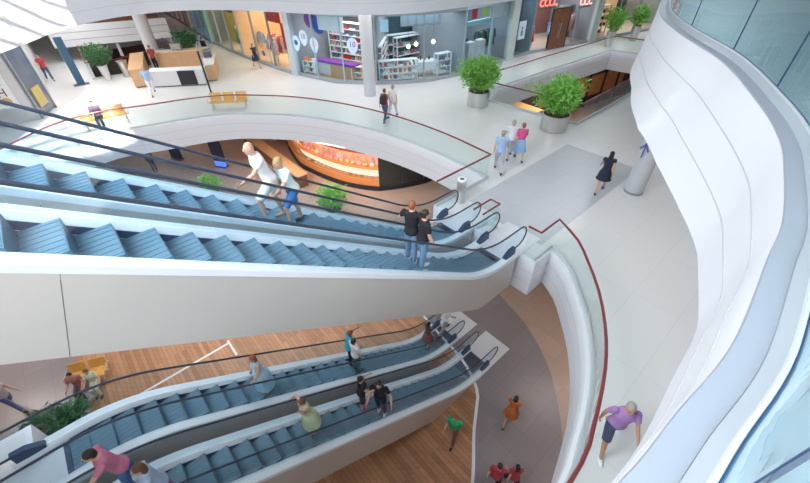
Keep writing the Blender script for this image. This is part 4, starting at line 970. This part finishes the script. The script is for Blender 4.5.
# ------------------------------------------------------------------ cafe island at the left
def counter(label, p, ang, lx, ly, h, front, top, panel=None):
    t = thing('cafe_counter', label, 'counter', (p[0],p[1],L2+.003), ang, 'cafe counters')
    MB().box(-lx/2,lx/2,-ly/2,ly/2,.08,h).build('body', front, t); MB().box(-lx/2+.05,lx/2-.05,-ly/2+.06,ly/2-.06,0,.08).build('kick', DKSTEEL, t)
    MB().box(-lx/2-.04,lx/2+.04,-ly/2-.04,ly/2+.04,h,h+.05).build('worktop', top, t)
    if panel: MB().box(panel[0],panel[1],-ly/2-.03,-ly/2,.1,h-.02).build('front_panel', panel[2], t)
    return t
counter('white fronted cafe counter with a black panel nearest the oval opening', (-15.0,26.8), .12, 3.4, .7, 1.0, PALEW, PAPER, (.1,1.2,BLACK))
counter('tan wooden cafe counter slanting away behind the man in white trousers', (-18.6,28.6), 2.05, 5.0, .8, 1.1, TANWOOD, TANWOOD)
counter('tan cafe counter with white top at the right of the island', (-13.7,29.0), 1.9, 3.2, .7, 1.05, TANWOOD, PAPER)
counter('tan back counter of the cafe beside the tall round column', (-16.6,31.3), .25, 3.6, .8, 1.15, TANWOOD, CREAM)
def machine(label, p, ang, m):
    t = thing('coffee_machine', label, 'machine', (p[0],p[1],L2+p[2]), ang)
    MB().box(-.35,.35,-.25,.25,.05,.42).build('body', m, t); MB().box(-.37,.37,-.27,.27,.42,.46).build('top_tray', STEEL, t); MB().tube([(-.15,-.25,.2),(-.15,-.33,.2),(-.15,-.33,.12)], .025, 8).build('spout', STEEL, t)
    mb = MB(); [mb.box(x-.03,x+.03,y-.03,y+.03,0,.05) for x in (-.28,.28) for y in (-.18,.18)]; mb.build('feet', BLACK, t)
machine('steel coffee machine on the tan back counter', (-16.9,31.3,1.203), .25, STEEL)
machine('dark coffee machine on the white topped tan counter', (-13.9,29.5,1.103), 1.9, DKSTEEL)
t = thing('glass_screen', 'tall thin black post with narrow glass screen by the cafe', 'screen', (-12.25,24.85,L2), 2.0)
MB().box(-.05,.05,-.05,.05,0,2.5).build('post', BLACK, t); MB().box(.06,2.8,-.008,.008,.1,2.3).build('glass_pane', GLASS, t); MB().box(-.15,.15,-.15,.15,0,.03).build('base', DKSTEEL, t); MB().box(2.8,2.86,-.03,.03,0,2.4).build('end_post', GREY_FRAME, t)

# ------------------------------------------------------------------ plants
def leaves(mb, n, cen, rad_, size, up=0.3):
    for _ in range(n):
        while True:
            p = Vector((R.uniform(-1,1), R.uniform(-1,1), R.uniform(-1,1)))
            if p.length < 1 and p.length > .25: break
        c = Vector(cen)+Vector((p.x*rad_[0], p.y*rad_[1], p.z*rad_[2]))
        d = Vector((p.x+R.gauss(0,.5), p.y+R.gauss(0,.5), up+R.gauss(0,.5))).normalized(); s = d.cross(Vector((R.gauss(0,1),R.gauss(0,1),R.gauss(0,1)))).normalized()
        L = size*R.uniform(.6,1.3); w = L*.13
        b = len(mb.v); mb.v += [tuple(c), tuple(c+d*L*.5+s*w), tuple(c+d*L), tuple(c+d*L*.5-s*w)]; mb.f.append((b,b+1,b+2,b+3)); mb.m.append(0)
def potted(name, label, x, y, base, pr, ph, fh, fw, n, size, leafm=LEAF, potm=STEEL, taper=1.0, group='potted plants', stems=14):
    t = thing(name, label, 'potted plant', (x,y,base+.003), R.uniform(0,6), group)
    MB().lathe([(pr*taper*.97,0),(pr*taper,.02),(pr*.99,ph-.06),(pr*1.03,ph-.05),(pr*1.03,ph),(pr*.95,ph),(pr*.93,ph-.10)], 36).build('pot', potm, t, smooth=35)
    MB().lathe([(.01,ph-.07),(pr*.6,ph-.06),(pr*.94,ph-.10)], 24).build('soil', SOIL, t)
    mb = MB(); tops = []
    for k in range(stems):
        a = R.uniform(0,2*PI); r = pr*.7*math.sqrt(R.random()); q = Vector((r*math.cos(a), r*math.sin(a), ph-.1)); e = Vector((q.x*1.0+R.gauss(0,fw*.28), q.y+R.gauss(0,fw*.28), ph+fh*R.uniform(.55,.95)))
        mb.tube([q, q.lerp(e,.5)+Vector((0,0,.1)), e], [.016,.012,.005], 6); tops.append((q, e))
    mb.build('stems', STEM, t)
    mb = MB(); leaves(mb, n//3, (0,0,ph+fh*.52), (fw*.5,fw*.5,fh*.50), size)
    for q, e in tops:
        for j in range(4): leaves(mb, max(2, n//(6*stems)), q.lerp(e, .35+.2*j), (fw*.26,fw*.26,fh*.16), size)
    for j in range(6):
        a = R.uniform(0,2*PI); leaves(mb, n//18, (math.cos(a)*fw*.33, math.sin(a)*fw*.33, ph+fh*R.uniform(.3,.8)), (fw*.3,fw*.3,fh*.2), size)
    mb.build('foliage', leafm, t)
    return t
potted('potted_bamboo', 'bushy bright green bamboo in low steel tub before the clothes shop', 4.40, 22.2, L2, .62, .80, 1.75, 1.75, 3000, .25)
potted('potted_bamboo', 'bushy bright green bamboo in low steel tub at the corner of the rectangular opening', 7.70, 18.6, L2, .66, .80, 1.85, 1.4, 2600, .25)
potted('potted_palm', 'slim green palm in tall grey pot near the beige shop', 17.6, 35.4, L2, .36, 1.2, 1.7, 1.1, 700, .30, taper=.7)
potted('potted_palm', 'slim green palm in tall pot half behind the white balcony', 20.7, 37.4, L2, .36, 1.2, 1.5, 1.1, 700, .30, taper=.7)
potted('potted_tree', 'dark green tree in tall pale pot before the far opening', -20.9, 28.3, L2, .30, .95, 1.35, 1.25, 800, .26, LEAFD, PALEW, .7)
potted('potted_tree', 'dark green tree in tall pale pot at the cafe corner', -16.6, 32.5, L2, .32, .85, 1.5, 1.3, 800, .28, LEAFD, PALEW, .7)
potted('potted_tree', 'green tree far behind the cafe column beneath the white band', -31.5, 52.5, L2, .5, 1.2, 3.0, 2.6, 800, .5, LEAFD, PALEW, .7)
potted('potted_bush', 'green bush on the ground floor left of the lower escalator head', -12.7, 6.35, 0, .7, .35, .65, 1.7, 1300, .26, LEAFD, PALEW)
potted('potted_bush', 'green bush on the ground floor before the orange lit kiosk', -4.5, 19.9, 0, .55, .6, 1.7, 1.5, 1000, .30, LEAF, PALEW)
potted('potted_bush', 'green bush on the ground floor below the man in white', -13.2, 22.3, 0, .5, .5, 1.1, 1.2, 700, .28, LEAF, PALEW)
t = thing('planter_pot', 'slim empty steel planter right of the pale potted tree', 'pot', (-19.9,29.0,L2+.003)); MB().lathe([(.2,0),(.30,1.0),(.33,1.02),(.33,1.06),(.27,1.06),(.26,.95)], 24).build('pot', STEEL, t, smooth=40); MB().lathe([(.01,.98),(.265,.97)], 24).build('soil', SOIL, t)

# ------------------------------------------------------------------ benches and bin
def bench(label, x, y, base, ang, seats=3):
    t = thing('bench', label, 'bench', (x,y,base+.003), ang, 'yellow wooden benches')
    for k in range(seats):
        x0 = (k-seats/2)*.72+.05
        st_ = MB(); [st_.box(x0+j*.088, x0+j*.088+.078, -.24, .24, .42, .45) for j in range(7)]; st_.build('seat', WOODY, t)
        bk = MB(); [bk.loft([[(x0+j*.088+dx, y_+dy, z_) for dx, dy in ((0,0),(.078,0),(.078,.025),(0,.025))] for y_, z_ in ((.25,.46),(.36,.85))]) for j in range(7)]; bk.build('backrest', WOODY, t)
    L = seats*.72
    MB().box(-L/2,L/2,-.04,.04,.36,.42).build('beam', STEEL, t)
    for x_ in (-L/2+.15, L/2-.15):
        mb = MB(); mb.tube([(x_,0,.36),(x_,-.24,.03)], .025, 8); mb.build('leg', STEEL, t); mb = MB(); mb.tube([(x_,0,.36),(x_,.28,.03)], .025, 8); mb.build('leg', STEEL, t)
    for x_ in (-L/2, L/2): MB().tube([(x_,-.2,.42),(x_,-.22,.62),(x_,.28,.64),(x_,.3,.5)], .018, 8).build('armrest', STEEL, t)
    return t
bench('three seat yellow wooden bench behind the curved glass rail', -10.1, 22.15, L2, .12)
bench('three seat yellow wooden bench in the sunlit patch on the mezzanine', -15.9, 19.95, L2, .75)
bench('two seat yellow wooden bench on the ground floor beside the wood deck', -13.0, 8.55, .014, .3, 2)
t = thing('litter_bin', 'steel cylinder litter bin with black opening by the escalator landing', 'bin', (2.12,12.05,L2+.008))
MB().lathe([(.16,0),(.165,.01),(.165,.88),(.15,.90)], 28).build('body', STEEL, t, smooth=40); MB().lathe([(.165,.90),(.17,.92),(.16,.97),(.10,.98),(.09,.95)], 28).build('rim', PAPER, t, smooth=40); MB().lathe([(.001,.945),(.095,.955)], 24).build('opening', BLACK, t)
# arrow marking on the round column
t = thing('arrow_sign', 'dark blue arrow sticker on the white round column', 'sign', (8.95-.32,12.55-.12,L2+1.80), math.atan2(-.12,-.32)+PI/2)
mb = MB(); mb.obox((0,-.02), (1,0), .05, .012, -.28, .26); mb.build('shaft', mat('indigo_print', (.10,.10,.32), .5), t)
mb = MB(); mb.loft([[(-.20,-.025+y,.02),(-.15,-.025+y,-.02),(0,-.025+y,.19),(.15,-.025+y,-.02),(.20,-.025+y,.02),(0,-.025+y,.28)] for y in (0,.01)]); mb.build('head', mat('indigo_print', (.10,.10,.32), .5), t)

# ------------------------------------------------------------------ ground floor behind the oval opening
K = smooth_path([(-9.6,29.6),(-8.17,26.87),(-7.02,25.72),(-5.9,24.78),(-4.28,23.73),(-2.8,23.14),(-1.71,22.91)], .5)
K2 = smooth_path([(-1.71,22.91),(-.29,23.2),(1.15,23.7),(2.06,24.24),(3.4,25.6),(4.4,27.6)], .5)
ORL = mat('orange_counter', (.78,.30,.10), .4); ORD = mat('red_brown_header', (.34,.10,.04), .5); GLOW = mat('warm_backlit_panel', (.85,.42,.30), .5, emit=(1.0,.36,.22), estr=.75); CREAML = mat('cream_backlit_shelf', (.9,.75,.58), .5, emit=(1,.72,.50), estr=.8)
t = thing('food_kiosk', 'curved orange lit food kiosk on the ground floor under the mezzanine', 'kiosk', (-4.3,23.7,0))
MB().sweep(K, [(-.10,0),(-.10,.32),(.3,.32),(.3,0)], closed_prof=True).build('plinth', BLACK, t, True)
MB().sweep(K, [(0,.32),(-.02,.85),(.4,.85),(.4,.32)], closed_prof=True).build('counter', ORL, t, True)
MB().sweep(K, [(.45,.85),(.45,1.62),(.5,1.62),(.5,.85)], closed_prof=True).build('lower_back_panel', CREAML, t, True)
MB().sweep(K, [(-.02,1.62),(-.02,1.74),(.6,1.74),(.6,1.62)], closed_prof=True).build('upper_shelf', ORL, t, True)
MB().sweep(K, [(.55,1.74),(.55,2.75),(.6,2.75),(.6,1.74)], closed_prof=True).build('upper_back_panel', GLOW, t, True)
MB().sweep(K, [(-.04,2.75),(-.04,4.75),(.6,4.75),(.6,2.75)], closed_prof=True).build('header', ORD, t, True)
for s in cut_path(K, 1.6): MB().sweep(shrink(s,.01), [(.0,.86),(.0,1.61),(.01,1.61),(.01,.86)], closed_prof=True).build('glass_panel', GLASS_S, t, True)
MB().sweep(K2, [(-.08,0),(-.08,.28),(.2,.28),(.2,0)], closed_prof=True).build('dark_plinth', BLACK, t, True)
MB().sweep(K2, [(0,.28),(0,4.75),(.2,4.75),(.2,.28)], closed_prof=True).build('dark_glass_wall', mat('dark_green_black_glass', (.035,.04,.038), .12), t, True)
for s in cut_path(K2, 1.5): a = Vector(s[0]); d = Vector(s[1])-a; MB().obox(a, d, .05, .08, .28, 4.7).build('mullion', DKSTEEL, t, True)
pm = [mat('crust_brown', (.55,.27,.12), .7), mat('crust_gold', (.75,.48,.25), .7), mat('pink_icing', (.85,.42,.38), .6), mat('cream_icing', (.85,.74,.6), .6)]
kl = path_len(K)
for row, (z, d, n) in enumerate(((.853,.2,20),(1.743,.18,18),(1.743,.42,16))):
    for k in range(n):
        s = 2.0+(kl-2.3)*(k+.5)/n; p, a = along([Vector(q) for q in K], s, d)
        lab = ('bread loaf on the lower kiosk shelf', 'bread loaf on the upper kiosk shelf', 'large loaf at the back of the upper kiosk shelf')[row]
        q = put('bread_loaf', goods('loaf', pm[R.randrange(4) if row < 1 else 1+R.randrange(3)]), (p.x,p.y,z), a+R.uniform(-.3,.3), lab, 'bread', lab)
        q.scale = (1,1,1) if row == 0 else ((1.25,1.1,1.7) if row == 1 else (1.4,1,3.6))
for s in (3.5, 5.5, 7.5, 9.0):
    p, a = along([Vector(q) for q in K], s, -.6); area('kiosk_luminaire', (p.x,p.y,4.4), 1.2, .3, 26, (1,.62,.36), (0,0,a))
DX, DY = (-7.2+13.4), (24.0-31.2); da = math.atan2(DY, DX)
t = thing('wooden_counter', 'long slanting tan wooden counter left of the food kiosk', 'counter', (-10.3,27.2,.003), da)
MB().box(-4.8,4.8,-.35,.35,0,.9).build('body', BROWN, t); MB().box(-4.85,4.85,-.42,.42,.9,.96).build('top', TANWOOD, t)
t = thing('display_cabinet', 'lit orange display cabinet between the slanting counter and the kiosk', 'cabinet', (-9.9,31.0,.003), da)
MB().box(-1.6,1.6,.3,.5,0,3.4).build('back_panel', BROWN, t); MB().box(-1.6,1.6,-.4,.3,0,.8).build('base', BROWN, t)
for k in range(3):
    MB().box(-1.6,1.6,-.35,.3,.8+k*.7,.85+k*.7).build('shelf', ORL, t)
    for j in range(7):
        q = to_world(t, -1.4+j*.46, -.05, .852+k*.7); put('bread_loaf', goods('loaf', pm[(j+k) % 4]), q, da, 'bread loaf in the lit display cabinet', 'bread', 'bread loaves in the lit display cabinet')
MB().box(-1.55,1.55,.27,.295,.86,2.9).build('lit_panel', GLOW, t)
t = thing('brown_partition', 'tall brown wooden partition behind the slanting counter', 'partition', (-12.6,33.0,.003), da); MB().box(-2.2,2.2,-.1,.1,0,3.6).build('board', TANWOOD, t); MB().box(-2.25,2.25,-.14,.14,3.6,3.7).build('cap', BROWN, t)
for lab, x, y, c in (('dark upright screen with blue glowing foot on the ground floor', -14.3, 26.8, True), ('dark upright screen at the left below the mezzanine fascia', -18.4, 28.2, False)):
    t = thing('information_screen', lab, 'screen', (x,y,.003), -.3); MB().box(-.5,.5,-.08,.08,.5 if c else .1,2.6).build('screen', mat('dark_navy_screen', (.02,.03,.08), .2), t); MB().box(-.5,.5,-.2,.2,0,.1).build('base', DKSTEEL, t)
    if c: MB().box(-.45,.45,-.12,.05,.1,.5).build('glowing_foot', mat('blue_glow', (.05,.1,.8), .4, emit=(.1,.2,1), estr=1.2), t)
# walls that close the ground floor
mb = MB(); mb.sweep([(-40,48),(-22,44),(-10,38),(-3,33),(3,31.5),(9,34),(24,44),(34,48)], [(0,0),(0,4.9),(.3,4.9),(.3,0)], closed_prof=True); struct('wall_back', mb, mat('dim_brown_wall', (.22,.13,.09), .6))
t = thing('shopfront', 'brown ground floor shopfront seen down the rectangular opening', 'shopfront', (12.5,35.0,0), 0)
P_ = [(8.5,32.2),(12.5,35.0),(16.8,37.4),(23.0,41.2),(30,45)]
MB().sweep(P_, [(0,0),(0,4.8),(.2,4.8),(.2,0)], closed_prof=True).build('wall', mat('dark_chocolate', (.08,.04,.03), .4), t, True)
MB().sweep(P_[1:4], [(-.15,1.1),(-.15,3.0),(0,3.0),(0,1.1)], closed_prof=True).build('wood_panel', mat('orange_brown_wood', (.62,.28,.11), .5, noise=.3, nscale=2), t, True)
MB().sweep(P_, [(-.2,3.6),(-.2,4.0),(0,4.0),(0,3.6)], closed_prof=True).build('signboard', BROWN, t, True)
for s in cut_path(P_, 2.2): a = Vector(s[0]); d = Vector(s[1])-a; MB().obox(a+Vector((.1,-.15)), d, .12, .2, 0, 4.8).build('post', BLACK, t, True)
t = thing('kiosk_canopy', 'tan wooden kiosk canopy below the glass corner of the rectangular opening', 'canopy', (9.3,31.2,0), math.atan2(-3.3,2.5))
MB().box(-2.4,2.4,-.5,.5,2.9,3.05).build('roof', mat('light_orange_wood', (.75,.42,.18), .5), t)
for x in (-2.2,2.2): MB().box(x-.06,x+.06,-.06,.06,0,2.9).build('post', BROWN, t)
for x, y, p_ in ((11,30,90),(17,33,110),(-20,30,60),(-8,12,60)): area('ground_fill', (x,y,4.6), 2.5, 2.5, p_, (1,.85,.7))  # fill added to brighten the ground floor, no fixtures modelled

t = thing('staircase', 'white banded stair flank with brown steps behind the far left trees', 'stairs', (-23.6,34.8,L2), 0.42)
for k in range(3): MB().box(-4.2,4.2,-.06,.06,1.05+k*.5,1.52+k*.5).build('flank', WHITE, t)
for k in range(6): MB().box(-4.2,3.6,.3+k*.35,.3+(k+1)*.35,2.2+k*.28,2.42+k*.28).build('step', BROWN, t)
for x in (-4,0,4): MB().box(x-.1,x+.1,.08,.28,0,2.3).build('post', CONC, t)
MB().box(-4.2,4.2,.06,.16,1.0,2.55).build('stringer', DKSTEEL, t)
# ------------------------------------------------------------------ light, sky, camera
w = bpy.data.worlds.new('daylight'); SC.world = w; w.use_nodes = True
w.node_tree.nodes['Background'].inputs[0].default_value = (0.80, 0.90, 1.0, 1); w.node_tree.nodes['Background'].inputs[1].default_value = 0.2
s = bpy.data.lights.new('sun', 'SUN'); s.energy = 11.0; s.angle = math.radians(0.6); s.color = (1, 0.96, 0.9)
so = bpy.data.objects.new('sun', s); COL.objects.link(so); so.rotation_euler = SX.to_track_quat('-Z', 'Y').to_euler()
area('roof_fill', (-9, 1.0, ZR-0.8), 8, 8, 3500, (0.93, 0.97, 1))  # added soft fill below the unseen roof, not known fixtures
area('roof_fill', (20, 30, ZR-0.3), 10, 8, 1300, (0.93, 0.97, 1))
area('roof_fill', (-24, 30, ZR-0.3), 14, 14, 700, (0.95, 0.97, 1))
def aimed(name, loc, aim, sx, sy, power, col):
    o = area(name, loc, sx, sy, power, col); o.rotation_euler = (Vector(aim)-Vector(loc)).to_track_quat('-Z', 'Y').to_euler(); return o
aimed('high_fill', (-15, 5, 17.6), (3, 5, 10.5), 8, 4, 100, (0.95, 0.98, 1))  # added fills for balcony faces and escalator side, no windows behind them
aimed('high_fill', (-7, 27, 17.2), (2, 2, 11), 14, 3, 900, (0.95, 0.98, 1))
aimed('high_fill', (3, -3, 18.7), (0, 9, 6), 8, 3, 950, (0.98, 0.98, 1))
for x, y, rz in ((-9, 26.2, -0.75), (-1.5, 23.8, 0.05), (5, 26, 0.7), (-20, 27, -0.8), (-24, 31, -0.8), (-17.5, 21.5, -0.9), (12, 31, 0.7)):
    area('corridor_fill', (x, y, L3-1.40), 7, 1.6, 240 if x < -16 else 125, (1, 0.97, 0.94), (0, 0, rz))  # added fill under the upper soffit to brighten the corridors
for x, y in ((9, 8), (10, 14), (8, 18)):
    area('corridor_fill', (x, y, L3-1.40), 3, 6, 45, (1, 0.98, 0.96))  # more added fill, right-hand corridor
for x, y in ((-3, 20.6), (-10, 22.5), (-18, 20), (8, 10), (7, 4), (-18.5, 9.5)):
    area('ground_fill', (x, y, L2-1.34), 4, 2, 70 if x > 0 else 210, (1, 0.93, 0.85))  # added fill under the mezzanine soffit, lifts the ground floor
cam = bpy.data.cameras.new('camera'); cam.sensor_width = 36; cam.lens = 36*378.14/810; cam.clip_end = 300
co = bpy.data.objects.new('camera', cam); COL.objects.link(co)
pt, ro = 0.692149, -0.0161362
fw = Vector((0, math.cos(pt), -math.sin(pt))); rt = Vector((1, 0, 0)); up = rt.cross(fw)
r2 = rt*math.cos(ro) + up*math.sin(ro); u2 = -rt*math.sin(ro) + up*math.cos(ro)
M = Matrix((r2, u2, -fw)).transposed().to_4x4(); M.translation = (0, 0, 14.27)
co.matrix_world = M
SC.camera = co
SC.view_settings.view_transform = 'Standard'; SC.view_settings.look = 'None'; SC.view_settings.gamma = 1; SC.view_settings.exposure = 0.16
SC.view_settings.use_curve_mapping = False
SC.cycles.max_bounces = 8; SC.cycles.transparent_max_bounces = 24; SC.cycles.diffuse_bounces = 4; SC.cycles.glossy_bounces = 4
SC.cycles.use_denoising = True; SC.cycles.sample_clamp_indirect = 6; SC.cycles.caustics_reflective = False; SC.cycles.caustics_refractive = False
bpy.context.view_layer.update()
